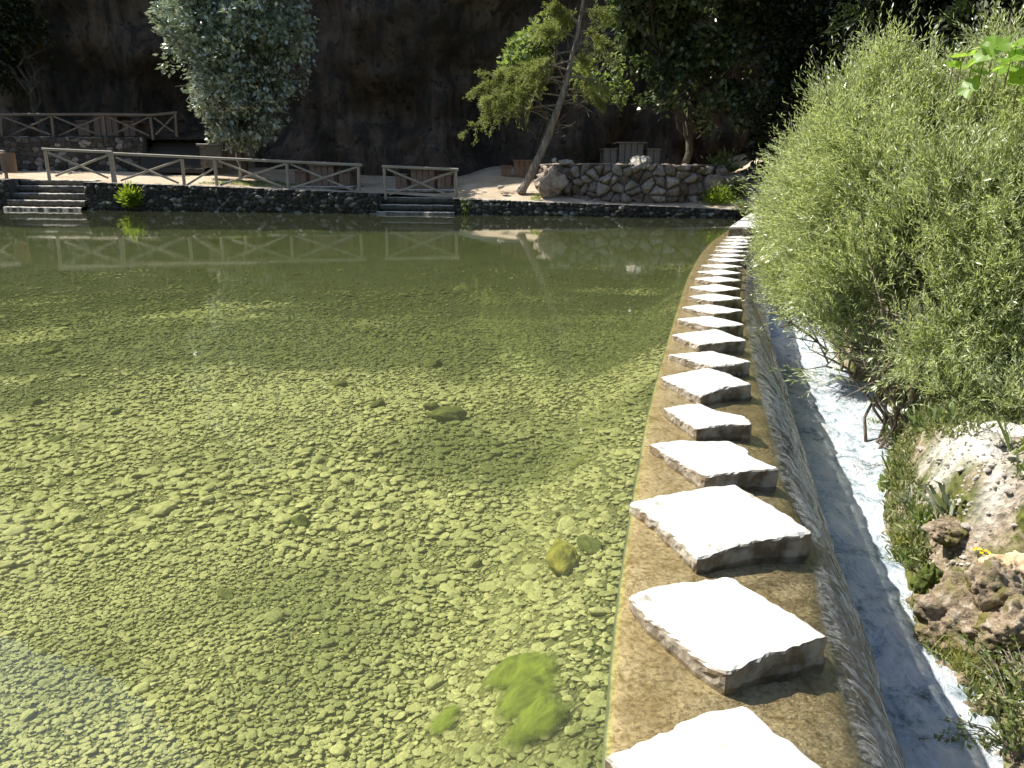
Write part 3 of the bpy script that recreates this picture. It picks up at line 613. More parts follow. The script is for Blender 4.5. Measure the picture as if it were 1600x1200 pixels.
def stone_wall(name, path, ztop, zbot, thick, mat, label, cat='wall', cell=(.21, .14), amp=.11, step=.03, seed=1, batter=0., group=None, capamp=.02, capmat=None):
    path = np.asarray(path, float); seg = np.r_[0, np.cumsum(np.linalg.norm(np.diff(path, axis=0), axis=1))]; n = int(seg[-1]/step)+2
    u = np.linspace(0, seg[-1], n); x = np.interp(u, seg, path[:, 0]); y = np.interp(u, seg, path[:, 1])
    if len(path) > 2:
        kk = np.ones(9)/9; x = np.convolve(np.pad(x, 4, 'edge'), kk, 'valid'); y = np.convolve(np.pad(y, 4, 'edge'), kk, 'valid')
    tx_, ty_ = np.gradient(x), np.gradient(y); l_ = np.hypot(tx_, ty_); nx_, ny2 = ty_/l_, -tx_/l_
    zt = np.asarray(ztop(x) if callable(ztop) else np.full(n, ztop)); hmax = float((zt-zbot).max()); m_ = int(hmax/step)+2
    s = np.linspace(0, 1, m_)
    U, S = np.meshgrid(u, s, indexing='ij'); Z = zbot+S*(zt[:, None]-zbot)
    f1, e_, t_ = vor2(U+3*cell[0]+.6*cell[0]*vnoise(xyz(U*.45/cell[0], Z*.45/cell[0])), Z-zbot+.3*cell[1]*vnoise(xyz(U*.6/cell[0], Z*.6/cell[0], 5)), cell, seed)
    dsp = amp*(np.clip(e_*3.2, 0, 1)**.6*(1-.55*np.clip(f1, 0, 1)**2)*(.7+.6*t_))+amp*.5*fbm(xyz(U*5, Z*5), 5, seed)
    dsp = dsp-batter*S*hmax
    fr = xyz(x[:, None]+nx_[:, None]*dsp, y[:, None]+ny2[:, None]*dsp, Z)
    nc = 7; cp = []
    for k in range(1, nc):
        w_ = thick*k/(nc-1); cz = zt+capamp*fbm(xyz(u*3, w_*4, 3), 4, seed+5)+.01
        off = -batter*hmax-w_+(.03*fbm(xyz(u*2.5, w_, 1), 3, seed+8) if k < nc-1 else 0); cp.append(xyz(x+nx_*off, y+ny2*off, cz))
    cp.append(xyz(x-nx_*(thick+batter*hmax), y-ny2*(thick+batter*hmax), np.full(n, zbot)))
    cp = np.stack(cp, 1); V = np.concatenate([fr, cp], 1); nv_ = V.shape[1]
    tone = np.concatenate([t_, .55+.45*vnoise(cp*3)], 1); gap = np.concatenate([np.clip(e_*2.2, 0, 1), np.ones(cp.shape[:2])], 1)
    Fq = grid_faces(n, nv_); V = V.reshape(-1, 3)
    me_faces = Fq.tolist()+[list(range(nv_)), list(range((n-1)*nv_, n*nv_))[::-1]]
    o = mk(name, V, me_faces, mat, smooth=True, attrs={'tone': tone, 'gap': gap})
    if capmat:
        o.data.materials.append(capmat); mi = np.zeros(len(me_faces), np.int32); jf = np.tile(np.arange(nv_-1), n-1); mi[:len(Fq)] = (jf >= m_-1) & (jf < nv_-2); o.data.polygons.foreach_set('material_index', mi)
    return tag(o, label, cat, group)
def bxy(px, off=0.):
    q = PP(px, 330, BA, BB, off); return q[:2]
G = 'rough stone walls around the far edge of the pool'
stone_wall('retaining_wall', [bxy(138), bxy(592)], lambda x: hwall(x)-.0, -.8, .55, M_WALL, 'dark rough stone wall along the water between the two flights of steps', capmat=M_CAP, seed=3, group=G)
stone_wall('retaining_wall', [bxy(709), bxy(1166)], lambda x: hwall(x)-.0, -.8, .5, M_WALL, 'low dark stone wall at the water from the middle steps to the weir', capmat=M_CAP, seed=4, group=G)
stone_wall('retaining_wall', [bxy(-420), bxy(22)], lambda x: hwall(x)-.0, -.8, .5, M_WALL, 'shaded stone wall end at the far left of the steps', capmat=M_CAP, seed=5, group=G)

def steps(x0, x1, ys_, offs, label, ztop):
    mb = MB(); t_ = empty('stone_steps', tuple(bxy((x0+x1)/2))+(0,))
    zs = [PP((x0+x1)/2, y_, BA, BB, o_)[2] for y_, o_ in zip(ys_, offs)]
    pv = np.array([*bxy((x0+x1)/2), 0]); V = []; F = []
    A = np.array([*bxy(x0), 0]); B = np.array([*bxy(x1), 0]); nrm = np.array([-(B-A)[1], (B-A)[0], 0]); nrm /= np.linalg.norm(nrm)
    n = 60; prof = []
    offs2 = list(offs)+[offs[-1]-.02]
    for k, (z, o_) in enumerate(zip(zs, offs)):
        back_ = offs[k-1] if k else o_+.7
        prof += [(back_+.02, z+.002), (o_+.03, z), (o_, z-.02)]
        prof += [(o_+.01, (zs[k+1] if k+1 < len(zs) else -.8)+.0)]
    for i in range(n):
        p0 = A+(B-A)*i/(n-1)
        for (o_, z) in prof:
            V.append(p0+nrm*(o_+.02*vnoise(xyz(i*.5, o_*5, z*3)))+np.array([0, 0, z+.014*vnoise(xyz(i*.35, o_*9, 4))])-pv)
    o = mk('tread_block', V, grid_faces(n, len(prof)), M_STEP, t_); tag(t_, label, 'steps', 'stone steps into the pool')
M_STEP = mat_masonry('step_stone', (.62, .60, .54), (.45, .42, .36), (.2, .18, .14), .3)
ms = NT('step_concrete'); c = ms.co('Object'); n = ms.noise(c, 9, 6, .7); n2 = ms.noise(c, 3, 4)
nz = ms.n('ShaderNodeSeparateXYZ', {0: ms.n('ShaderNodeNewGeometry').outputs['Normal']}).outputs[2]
ms.P(Base_Color=ms.mix(ms.ramp(nz, [(.4, 0), (.8, 1)]), ms.ramp(n, [(.35, (.045, .04, .03)), (.6, (.13, .115, .09))]), ms.ramp(n, [(.3, (.34, .31, .26)), (.6, (.66, .63, .56))])), Roughness=.9, Normal=ms.bump(n, .6, .02)); M_STEP = ms.m  # sunlit treads and shaded risers painted by face direction
ms = NT('shaded_step'); c = ms.co('Object'); n = ms.noise(c, 6, 6, .7)
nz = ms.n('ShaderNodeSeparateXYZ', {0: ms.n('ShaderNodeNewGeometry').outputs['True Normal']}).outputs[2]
ms.P(Base_Color=ms.mix(ms.ramp(nz, [(.6, 0), (.9, 1)]), (.05, .045, .035), ms.ramp(n, [(.4, (.12, .10, .08)), (.6, (.6, .56, .5))])), Roughness=.95); M_DSTEP = ms.m  # near-black risers and paler treads paint shade and light on the stairs
steps(20, 140, [281, 290.5, 302, 313, 324], [.62, .34, .06, -.22, -.5], 'wide flight of stone steps down to the water at the far left', 0)
steps(590, 711, [308.5, 320, 331], [.46, .14, -.18], 'short flight of three stone steps into the water under the detached fence panel', 0)

# terrace wall and its steps (upper left)
TY = 35.4
def tp(px, py, y=TY): return PD(px, py, y)
zt2 = tp(60, 214)[2]
stone_wall('terrace_wall', [tp(-300, 240)[:2], tp(225, 240)[:2]], zt2, .8, .5, M_WALL, 'rough upper stone wall under the shaded back fence at the left', cell=(.3, .2), seed=8, amp=.08, capmat=M_CAP, group=G)
x0 = tp(225, 240)[0]; x1 = tp(330, 240)[0]; zg = float(hground(x0, TY))
V = []; n = 30; prof = []
ns_ = 8
for k in range(ns_): prof += [(TY-.9+k*.3, zg+(zt2-zg)*k/ns_), (TY-.9+k*.3, zg+(zt2-zg)*(k+1)/ns_)]
prof += [(TY+3, zt2)]
for i in range(n):
    for yv, z in prof: V.append((x0+(x1-x0)*i/(n-1)-x0, yv+.02*float(vnoise(xyz(i*.6, yv, z)))-TY, z-zg))
o = mk('stone_steps', V, grid_faces(n, len(prof)), M_DSTEP); o.location = (x0, TY, zg); tag(o, 'shadowy stone stairs climbing to the upper terrace behind the big leafy tree', 'steps')
# terrace surface
V = [(tp(-400, 240)[0], TY+.4, zt2-.02), (x1, TY+.4, zt2-.02), (x1, TY+12, zt2+.2), (tp(-400, 240)[0], TY+12, zt2+.2), (x1, TY+.4, .5), (x1, TY+12, .5)]
tag(mk('terrace_ground', V, [[0, 1, 2, 3], [1, 4, 5, 2]], M_GROUND), 'dim dirt terrace in front of the cliff', kind='structure')

# round planter of boulders
cxp = PD(976, 300, 33.2)[0]; ang = np.linspace(math.radians(168), math.radians(372), 60)
rx, ry = 3.3, 2.7
yc = float(ybank(cxp))+.75+ry
pth = np.stack([cxp+rx*np.sign(np.cos(ang))*np.abs(np.cos(ang))**.8, yc+ry*np.sign(np.sin(ang))*np.abs(np.sin(ang))**.8], -1)
zpt = PD(960, 257, yc-ry)[2]
stone_wall('round_stone_wall', pth, zpt, .1, .6, M_PLANTER, 'big rounded wall of reddish grey boulders right of the leaning tree', cell=(.40, .34), amp=.24, seed=21, batter=.08, capamp=.05, step=.04)
V = [(cxp+rx*.96*math.cos(a), yc+ry*.96*math.sin(a), zpt-.06) for a in np.linspace(0, 2*math.pi, 40, endpoint=False)]
V += [(cxp+rx*3, yc+ry, zpt-.06), (cxp+rx*3, yc+9, zpt), (cxp-rx*.6, yc+9, zpt), (cxp-rx*.6, yc+ry*.4, zpt-.07)]
tag(mk('raised_ground', V, [list(range(40)), [40, 41, 42, 43]], M_GROUND), 'dark earth on top of the round wall', kind='structure')
def boulder(px, py, y, w_, hfac, mat, label, seed, z=None, name='boulder', grp=None, sub=4):
    b = PD(px, py, y); s = w_*y/FPX/2; V, F = ico_stone(sub, seed, (1, .8, hfac), .35, 1.4)
    V = V+.05*fbm(V*5, 3, seed)[:, None]*V
    o = mk(name, V*s, F, mat, smooth=False); o.location = b; tag(o, label, 'boulder', grp); return o
mr = NT('pale_rock'); c = mr.co('Object'); n = mr.noise(c, 6, 7, .7)
mr.P(Base_Color=mr.ramp(n, [(.35, (.20, .17, .13)), (.5, (.44, .40, .33)), (.7, (.62, .58, .5))]), Roughness=.9, Normal=mr.bump(n, 1, .04)); M_ROCK = mr.m
mr = NT('reddish_rock'); c = mr.co('Object'); n = mr.noise(c, 4, 7, .7)
mr.P(Base_Color=mr.ramp(n, [(.3, (.12, .085, .06)), (.5, (.34, .26, .2)), (.7, (.52, .43, .35))]), Roughness=.9, Normal=mr.bump(n, 1, .05)); M_RED = mr.m
boulder(1001, 254, yc-ry+.35, 34, .55, M_ROCK, 'pale boulder sitting on the rim of the round wall in front of a table', 31)
boulder(884, 254, yc-ry+.7, 26, .4, M_ROCK, 'small flat boulder on the left rim of the round wall', 32)
boulder(866, 250, yc-ry+.9, 7, 1.2, M_ROCK, 'tiny upright stone at the left end of the round wall rim', 33)
boulder(862, 290, 30.4, 44, 1.0, M_RED, 'rounded reddish boulder at the foot of the round wall beside the leaning trunk', 34)
for k, (x, y, w_) in enumerate([(1110, 292, 40), (1133, 300, 34), (1148, 285, 40), (1125, 270, 30)]):
    boulder(x, y, 30.6+.3*k, w_, .8, M_RED, ['mossy boulder against the right end of the round wall', 'lumpy boulder above the weir end of the far wall', 'highest shaded boulder in the far right rock pile', 'small boulder perched behind the right end of the round wall'][k], 40+k, grp='boulders right of the round wall')
boulder(782, 292, 30.6, 12, .6, M_ROCK, 'small dark-shadowed stone on the sunny dirt mound left of the leaning trunk', 38)

# ------------------------------------------------------------------ fences
def fence(rail, posts, braces, off, label, zf=None, rad=.05, plane=None, mat=None):
    a, b = plane or (BA, BB); mat = mat or M_FENCE
    T = lambda x, y: PP(x, y, a, b, off)
    n = np.array([-(b[1]-a[1]), b[0]-a[0], 0]); n /= np.linalg.norm(n); base = T(*posts[0][1])
    root = empty('wooden_fence', base); tag(root, label, 'fence', 'rustic crossed timber fences')
    def part(name, mb): 
        V = np.concatenate(mb.V)-base; return mk(name, V, mb.F, mat, root)
    mb = MB(); pts = [T(*q) for q in rail]
    for p0, p1 in zip(pts[:-1], pts[1:]): mb.bar(p0-[0, 0, .045], p1-[0, 0, .045], .10, .13, side=n, bev=.02)
    part('rail', mb)
    for (tx_, by_) in posts:
        mb = MB(); t_ = T(*tx_); bt = T(*by_); mb.bar(bt-[0, 0, .15], t_-[0, 0, .08], .105, .105, side=n, bev=.02); part('post', mb)
    for k, (p0, p1) in enumerate(braces):
        mb = MB(); sh_ = n*(.035 if k % 2 else -.035); mb.bar(T(*p0)+sh_, T(*p1)+sh_, .075, .05, side=n, bev=.012); part('brace', mb)
    return root
FO = .42
fence([(66, 231), (176, 236)], [((70, 232), (77, 277)), ((171, 237), (177, 281))], [((76, 238), (170, 278)), ((170, 241), (86, 275))], FO, 'short left fence bay with a pale rail above the wide steps')
fence([(167, 237.5), (566, 256)], [((174, 239), (180.5, 283)), ((284, 245), (288, 289)), ((335, 247), (339, 291)), ((448, 252), (450.5, 296)), ((560, 257), (561, 300))],
      [((182, 246), (280, 286)), ((283, 249), (188, 282)), ((334, 263), (293, 289)), ((341, 251), (440, 292)), ((447, 256), (345, 289)), ((453, 256), (552, 298)), ((558, 261), (457, 294))], FO, 'longest sunlit fence with five posts running along the stone wall')
fence([(597, 258), (716, 263)], [((600, 259), (602.5, 305)), ((712, 264), (712.5, 308))], [((605, 264), (706, 307)), ((709, 268), (608, 304))], FO, 'single detached fence panel above the short middle steps')
fence([(-60, 232), (7, 235)], [((-55, 234), (-48, 277)), ((5, 236), (10, 276))], [((-50, 240), (4, 272)), ((4, 242), (-46, 272))], FO, 'fence end at the left edge of the view beside the wide steps')
pl = (tp(-200, 200, TY+.2), tp(400, 200, TY+.2))
M_FDARK = mat_wood('shaded_timber', (.11, .09, .07), (.20, .17, .135))  # darker copy of the fence timber, terrace shade put into its colour
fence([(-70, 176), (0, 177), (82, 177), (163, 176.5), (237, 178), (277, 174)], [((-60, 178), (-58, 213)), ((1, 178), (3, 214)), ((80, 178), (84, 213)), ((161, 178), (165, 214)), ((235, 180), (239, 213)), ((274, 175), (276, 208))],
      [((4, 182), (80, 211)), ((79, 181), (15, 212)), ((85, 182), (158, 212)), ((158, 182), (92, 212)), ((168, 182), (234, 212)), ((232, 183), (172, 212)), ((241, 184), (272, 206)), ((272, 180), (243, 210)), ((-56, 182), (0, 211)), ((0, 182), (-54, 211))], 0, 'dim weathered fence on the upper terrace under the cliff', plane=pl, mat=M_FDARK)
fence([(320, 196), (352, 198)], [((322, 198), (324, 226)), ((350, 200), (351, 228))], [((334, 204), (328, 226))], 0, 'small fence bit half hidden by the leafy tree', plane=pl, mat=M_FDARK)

# ------------------------------------------------------------------ picnic tables with plank ends
def table(pc_, ptop, pbot, y, wt, bl, br, label, mat, slab_=True, btop=None, depth=1.7, ov=.04):
    base = PD(pc_, pbot, y); s = y/FPX; ztop = PD(pc_, ptop, y)[2]-base[2]; zb = (PD(pc_, btop or (ptop+(pbot-ptop)*.28), y)[2]-base[2])
    root = empty('picnic_table', base); tag(root, label, 'picnic table', 'plank-ended picnic tables under the cliff')
    def planks(name, xc, wpx, z1, yy, npl):
        mb = MB(); wd = wpx*s; w1 = wd/npl
        for k in range(npl):
            xx = xc*s-wd/2+w1*(k+.5); mb.bar((xx, yy, 0), (xx, yy, z1+rng.normal(0, .004)), w1*.90, .06, bev=.006)
        mb.build(name, mat, root)
    for yy in (0, depth-.3):
        planks('end_panel', 0, wt, ztop-.05, yy, 4)
        if bl: planks('bench_end', bl[0], bl[1], zb-.04, yy, 2)
        if br: planks('bench_end', br[0], br[1], zb-.04, yy, 2)
    mb = MB()
    for k in range(4): xx = (k-1.5)*(wt*s+ov*2)/4; mb.bar((xx, -.12, ztop-.02), (xx, depth-.18, ztop-.02), (wt*s+ov*2)/4-.012, .05, side=(0, 0, 1), bev=.006)
    mb.build('tabletop', mat, root)
    for q_ in (bl, br):
        if q_:
            mb = MB()
            for k in range(2): xx = q_[0]*s+(k-.5)*(q_[1]*s+.04)/2; mb.bar((xx, -.12, zb-.02), (xx, depth-.18, zb-.02), (q_[1]*s+.04)/2-.012, .05, side=(0, 0, 1), bev=.006)
            mb.build('bench_seat', mat, root)
    if slab_:
        o = MB(); o.bar((-1.4, .6, -.05), (1.3, .6, -.05), .10, 2.6, side=(0, 1, 0), bev=.02); o.build('base_slab', MC, root)
    return root
table(504, 257, 290.5, 32.2, 37, (-33, 18), (34, 18), 'brown picnic table seen through the right end of the longest fence', M_TABLE)
table(661, 263, 295.5, 32.2, 36, (-33, 18), (34, 18), 'brown picnic table seen through the detached fence panel', M_TABLE)
table(820, 250, 281, 33.4, 34, (-28, 16), (30, 16), 'shaded picnic table half hidden by the leaning trunk', M_TABLE)
table(985, 222, 258, 32.4, 37, (-31, 20), (34, 20), 'grey picnic table standing up on the round wall', M_GREYW, ov=.12, slab_=False)
table(168, 180, 212, 37.6, 36, (-34, 18), (34, 18), 'dim picnic table on the upper terrace behind the back fence', M_TABLE, slab_=False)
# stone grill / block
b = PD(336, 262, 33.2); mb = MB(); root = empty('stone_block', b); tag(root, 'squat grey stone block with an overhanging slab top behind the longest fence', 'stone block')
mb.bar((-.42, 0, .4), (.42, 0, .4), .8, .7, side=(0, 1, 0), bev=.03); mb.build('body', MC if 0 else M_STEP, root)
mb = MB(); mb.bar((-.52, 0, .86), (.52, 0, .86), .1, .85, side=(0, 1, 0), bev=.02); mb.build('top_slab', M_STEP, root)
b = PD(15, 266, 31.9); mb = MB(); mb.tube([(0, 0, -.1), (0, 0, .05), (0, 0, .62), (0, 0, .66)], [.24, .26, .27, .25], 16); o = mb.build('litter_bin', M_TABLE, None); o.location = b; tag(o, 'dark round wooden bin beside the fence end at the far left', 'bin')

# ------------------------------------------------------------------ leaves
def leaf_mesh(C, D, ln, wd, fold=.25, droop=0., flat=0.):
    n = len(C); D = D/(np.linalg.norm(D, axis=1)[:, None]+1e-9); r = rng.normal(size=(n, 3))+np.array([-.33, .25, 1.])*flat; S = np.cross(D, r); S /= np.linalg.norm(S, axis=1)[:, None]+1e-9; N_ = np.cross(D, S)
    ln = np.broadcast_to(ln, (n,))[:, None]; wd = np.broadcast_to(wd, (n,))[:, None]
    V = np.stack([C, C+D*ln*.45+S*wd*.5+N_*wd*fold, C+D*ln-N_*wd*droop, C+D*ln*.45-S*wd*.5+N_*wd*fold], 1)
    return V.reshape(-1, 3), np.arange(n*4).reshape(-1, 4)
def clumpy(cl, n, shell=.55, seed=0, gapf=1.2, thr=-.25):
    # points in a union of ellipsoids with open gaps between lobes
    out = []; vol = np.array([c[3]**2 for c in cl]); vol = vol/vol.sum(); k = rng.choice(len(cl), n*2, p=vol)
    c = np.array([q[:3] for q in cl])[k]; r = np.array([q[3] for q in cl])[k]
    d_ = rng.normal(size=(n*2, 3)); d_ /= np.linalg.norm(d_, axis=1)[:, None]; rad = r*(shell+(1-shell)*rng.random(n*2)**.6)*(1+.25*fbm(d_*2+k[:, None], 3, seed))
    p = c+d_*rad[:, None]*[1, .9, .95]
    g = fbm(p*gapf, 3, seed+3); ok = g > thr+rng.normal(0, .12, len(g)); return p[ok][:n], d_[ok][:n]
def branchy(mb, a, b, r0, r1, n=7, wob=.25, seed=0, sides=7):
    a = np.asarray(a, float); b = np.asarray(b, float); t_ = np.linspace(0, 1, n); L0 = np.linalg.norm(b-a)
    pts = a+(b-a)*t_[:, None]+wob*L0*.18*np.stack([fbm(xyz(t_*3+seed, k, 0), 2, seed) for k in range(3)], -1)*np.sin(t_*math.pi)[:, None]
    mb.tube(pts, r0+(r1-r0)*t_, sides, rough=.12, seed=seed); return pts
def broad_tree(base, cl, n, ln, mat, label, bark, r0=.22, shell=.5, group='trees below the cliff', name='broadleaf_tree', nb=9, seed=1, gapf=1.1, thr=-.25, fork=.35, trunk_top=None):
    base = np.asarray(base, float); root = empty(name, base); tag(root, label, 'tree', group)
    ctr = np.mean([c[:3] for c in cl], 0); top = np.asarray(trunk_top if trunk_top is not None else base*.45+ctr*.55, float)
    mb = MB(); tp_ = branchy(mb, [0, 0, -.3], top-base, r0, r0*.5, 10, .5, seed, 10); mb.build('trunk', bark, root, True)
    idx = rng.permutation(len(cl))[:nb]
    mb = MB()
    for j, k in enumerate(idx):
        st = tp_[rng.integers(4, 9)]; e_ = np.array(cl[k][:3])-base; p_ = branchy(mb, st, e_, r0*.4, .02, 9, .8, seed+j, 6)
        for q_ in range(4):
            s_ = p_[rng.integers(3, 8)]; mb.tube([s_, s_+(e_-s_)*.5+rng.normal(0, cl[k][3]*.25, 3), s_+(e_-s_)*.8+rng.normal(0, cl[k][3]*.55, 3)], [.05, .03, .01], 5)
    mb.build('limbs', bark, root, True)
    C, D = clumpy(cl, n, shell, seed, gapf, thr); dd_ = D*.6+rng.normal(0, .6, D.shape)+[0, 0, -.25]
    V, F = leaf_mesh(C-base, dd_, ln*rng.uniform(.6, 1.3, len(C)), ln*.62*rng.uniform(.7, 1.2, len(C)), .12, .15, 2.2); mk('crown', V, F, mat, root)
    return root
def cl_px(lst, y, dy=1.2):
    out = []
    for x, py, r in lst:
        yy = y+rng.uniform(-dy, dy); q = PD(x, py, yy); out.append((*q, r*yy/FPX))
    return out
ML_GLINT = mat_leaf('glint_pale_leaf', (.07, .10, .055), (.70, .76, .66), .30, .16, (.2, .3, .03), 1.0)  # palest leaf tones stand in for sun glints on glossy leaves
ML_FIG = mat_leaf('fig_leaf', (.04, .06, .022), (.17, .21, .10), .36, .2, (.16, .26, .03), .9)
ML_DARK = mat_leaf('deep_green_leaf', (.012, .022, .008), (.03, .045, .016), .45, .15, (.08, .12, .02), .5)
ML_LIGHT = mat_leaf('light_green_leaf', (.12, .15, .06), (.27, .31, .15), .45, .4, (.35, .5, .06), .5)
gz = lambda x, y: float(hground(x, y))
b = PD(372, 250, 33.6); broad_tree((b[0], 34.2, gz(b[0], 34.2)), cl_px([(295, 30, 50), (350, 20, 62), (410, 30, 62), (450, 55, 40), (325, 95, 55), (385, 100, 62), (440, 110, 42), (345, 150, 48), (400, 160, 50), (385, 195, 42), (360, 205, 30), (345, 190, 28), (430, 185, 26), (280, 60, 30),
     (340, -40, 70), (420, -30, 60), (300, -30, 45), (370, -80, 50), (360, -125, 40)], 33.9, .9), 21000, .22, ML_GLINT, 'tall bushy tree with silvery glinting leaves left of the bare cliff face', M_BARK2, seed=5, thr=-.12, gapf=1.5)
b = PD(1068, 235, 34.2); broad_tree((b[0], 34.2, zpt-.1), cl_px([(1010, 20, 55), (1060, 40, 60), (1110, 60, 60), (1000, 70, 30), (1025, 110, 35), (1025, 150, 30), (1040, 165, 20), (1110, 130, 50), (1130, 175, 38), (1100, 190, 18), (1170, 60, 70), (1190, 130, 48), (1060, 95, 40), (1170, 190, 22), (985, 25, 40),
     (1010, -70, 70), (1080, -60, 80), (1160, -60, 90), (1060, -100, 60), (1140, -110, 70)], 32.6, 1.1), 26000, .27, ML_FIG, 'large fig tree with broad dark leaves hanging over the round wall', M_BARK2, seed=8, r0=.17, trunk_top=PD(1078, 140, 34.0), gapf=1.1, thr=-.05)
for k, (x, lst, y, lb) in enumerate([(1260, [(1240, 60, 70), (1290, 110, 70), (1250, 170, 55), (1210, 210, 40), (1290, 200, 60), (1330, 50, 70), (1270, -40, 90), (1340, -60, 80), (1240, 245, 45), (1190, 255, 30), (1300, 270, 55)], 31.0, 'dark dense tree standing right of the fig tree in shadow'),
      (1440, [(1400, 40, 80), (1460, 90, 80), (1380, 130, 70), (1500, 20, 80), (1440, -60, 100), (1540, -40, 90), (1360, 220, 60)], 27.0, 'dark tree mass behind the top of the willow bush'),
      (1600, [(1590, 30, 90), (1650, 80, 90), (1560, 100, 70), (1700, 0, 100), (1620, -90, 110), (1760, 60, 100)], 24.0, 'shadowed tree at the upper right edge behind the vine')]):
    b = PD(x, 300, y); broad_tree((b[0], y, 0.), cl_px(lst, y, 1.), 17000, .24, ML_DARK, lb, M_BARK2, seed=11+k, thr=-.5)
b = PD(30, 250, 36); broad_tree((b[0], 38.5, zt2), cl_px([(20, 20, 50), (40, 70, 40), (15, 110, 35), (-30, 60, 60), (0, -40, 60), (55, 110, 18)], 37.5, .6), 6000, .2, ML_DARK, 'faint dark tree against the cliff at the upper left corner', M_BARK2, seed=19, thr=-.1)
# light fig-like sapling behind the conifer
b = PD(835, 250, 33.4); broad_tree((b[0], 33.4, gz(b[0], 33.4)), cl_px([(815, 90, 28), (835, 70, 25), (800, 115, 22), (850, 50, 20), (935, 130, 26), (950, 100, 22), (915, 115, 20), (965, 140, 18)], 33.0, .4), 1500, .26, ML_LIGHT, 'light green sapling with big round leaves behind the leaning conifer', M_BARK2, r0=.06, seed=23, thr=-.2, nb=8)

# leaning conifer
ML_CON = mat_leaf('cedar_needle', (.15, .18, .05), (.34, .37, .13), .55, .4, (.4, .45, .08), .3)
yt = 30.75; root = empty('leaning_conifer', PD(817, 299, yt)); tag(root, 'leaning conifer with bare pale trunk and bright drooping sprays', 'tree', 'trees below the cliff'); bb = np.array(PD(817, 299, yt))
tpx = [(813, 302), (818, 294), (833, 265), (849, 232), (858, 205), (868, 180), (880, 145), (888, 115), (896, 80), (903, 50), (909, 15), (916, -30), (922, -90), (928, -160), (933, -230)]
tpts = np.array([PD(x, y, yt+.3*math.sin(i*.6)*.2) for i, (x, y) in enumerate(tpx)])-bb
trad = np.array([.34, .26, .25, .24, .225, .20, .17, .15, .13, .115, .10, .09, .075, .05, .02])
tt = np.linspace(0, 14, 60); tpts2 = np.stack([np.interp(tt, np.arange(15), tpts[:, k]) for k in range(3)], -1)
mb = MB(); mb.tube(tpts2, np.interp(tt, np.arange(15), trad)*.6, 12, rough=.22); mb.build('trunk', M_BARK, root, True)
mbb = MB(); LC = []; LD = []
def spray(a, b, nsub, r, dens=1., droop=.5):
    a = np.asarray(a); b = np.asarray(b); t_ = np.linspace(0, 1, 9); L0 = np.linalg.norm(b-a)
    pts = a+(b-a)*t_[:, None]; pts[:, 2] += L0*.10*np.sin(t_*math.pi)
    pts += .03*L0*np.stack([vnoise(xyz(t_*4, k, a[0]*3)) for k in range(3)], -1); mbb.tube(pts, .035*(1-t_)+.006, 5)
    for _ in range(nsub):
        s_ = rng.uniform(.35, 1.) ; p0 = pts[0]+(pts[-1]-pts[0])*s_; p0 = np.array([np.interp(s_, t_, pts[:, k]) for k in range(3)])
        d_ = (b-a)/L0*.6+rng.normal(0, .55, 3); d_[2] -= droop*.5; l_ = r*rng.uniform(.5, 1.2); m_ = int(26*dens)
        q_ = np.linspace(0, 1, m_)[:, None]; cc = p0+d_*l_*q_; cc[:, 2] -= droop*l_*.5*q_[:, 0]**2; LC.append(cc+rng.normal(0, .03, cc.shape)); LD.append(d_*.8+rng.normal(0, .55, cc.shape))
        if rng.random() < .35: mbb.tube([p0, cc[m_//2], cc[-1]], [.012, .008, .004], 4)
def tr(py):  # trunk point at pixel height
    k = np.interp(-py, [-q[1] for q in tpx], np.arange(len(tpx))); return np.array([np.interp(k, np.arange(len(tpx)), tpts[:, j]) for j in range(3)])
for (sy, ex, ey, ns_, r) in [(165, 722, 213, 14, .38), (150, 752, 165, 34, .62), (130, 748, 140, 36, .62), (120, 775, 175, 34, .6), (110, 770, 120, 34, .6), (130, 800, 150, 34, .6), (95, 800, 165, 30, .6), (80, 820, 125, 26, .55), (60, 850, 45, 30, .5), (40, 862, 10, 30, .5), (35, 875, 30, 20, .5), (20, 945, 20, 14, .5), (50, 940, 60, 13, .5), (70, 950, 85, 10, .5),
        (110, 925, 140, 12, .5), (120, 960, 150, 12, .5), (140, 940, 160, 18, .45), (90, 920, 100, 18, .45), (0, 860, -40, 30, .6), (-10, 960, -40, 30, .6), (-50, 880, -110, 30, .6), (-60, 980, -110, 30, .6), (-120, 880, -180, 30, .55), (-120, 970, -180, 30, .55), (-180, 935, -260, 30, .5)]:
    spray(tr(sy), PD(ex, ey, yt+rng.uniform(-1., 1.))-bb, ns_, r)
mbb.build('branches', M_TWIG, root)
C = np.concatenate(LC); D = np.concatenate(LD); C = np.repeat(C, 3, 0)+rng.normal(0, .03, (len(C)*3, 3)); D = np.repeat(D, 3, 0)+rng.normal(0, .3, (len(D)*3, 3))
V, F = leaf_mesh(C, D, rng.uniform(.07, .15, len(C)), .022, .2); mk('foliage', V, F, ML_CON, root)
mb = MB()
for (sy, ex, ey) in [(185, 832, 172), (190, 812, 168), (175, 835, 155), (170, 890, 130), (165, 905, 165), (150, 915, 150), (140, 845, 110), (130, 862, 85), (120, 935, 125), (100, 865, 70), (195, 900, 190), (85, 930, 50), (75, 935, 95), (160, 925, 175), (180, 872, 205), (110, 870, 140), (60, 880, 40)]:
    a = tr(sy); e_ = PD(ex, ey, yt+rng.uniform(-.5, .4))-bb; m1 = (a+e_)/2+rng.normal(0, .12, 3); mb.tube([a, m1, e_, e_+[0, 0, -.12]], [.03, .02, .01, .004], 5)
    for _ in range(4): s_ = m1+(e_-m1)*rng.random(); mb.tube([s_, s_+rng.normal(0, .14, 3)+[0, 0, -.06], s_+rng.normal(0, .2, 3)+[0, 0, -.18]], [.01, .007, .003], 4)
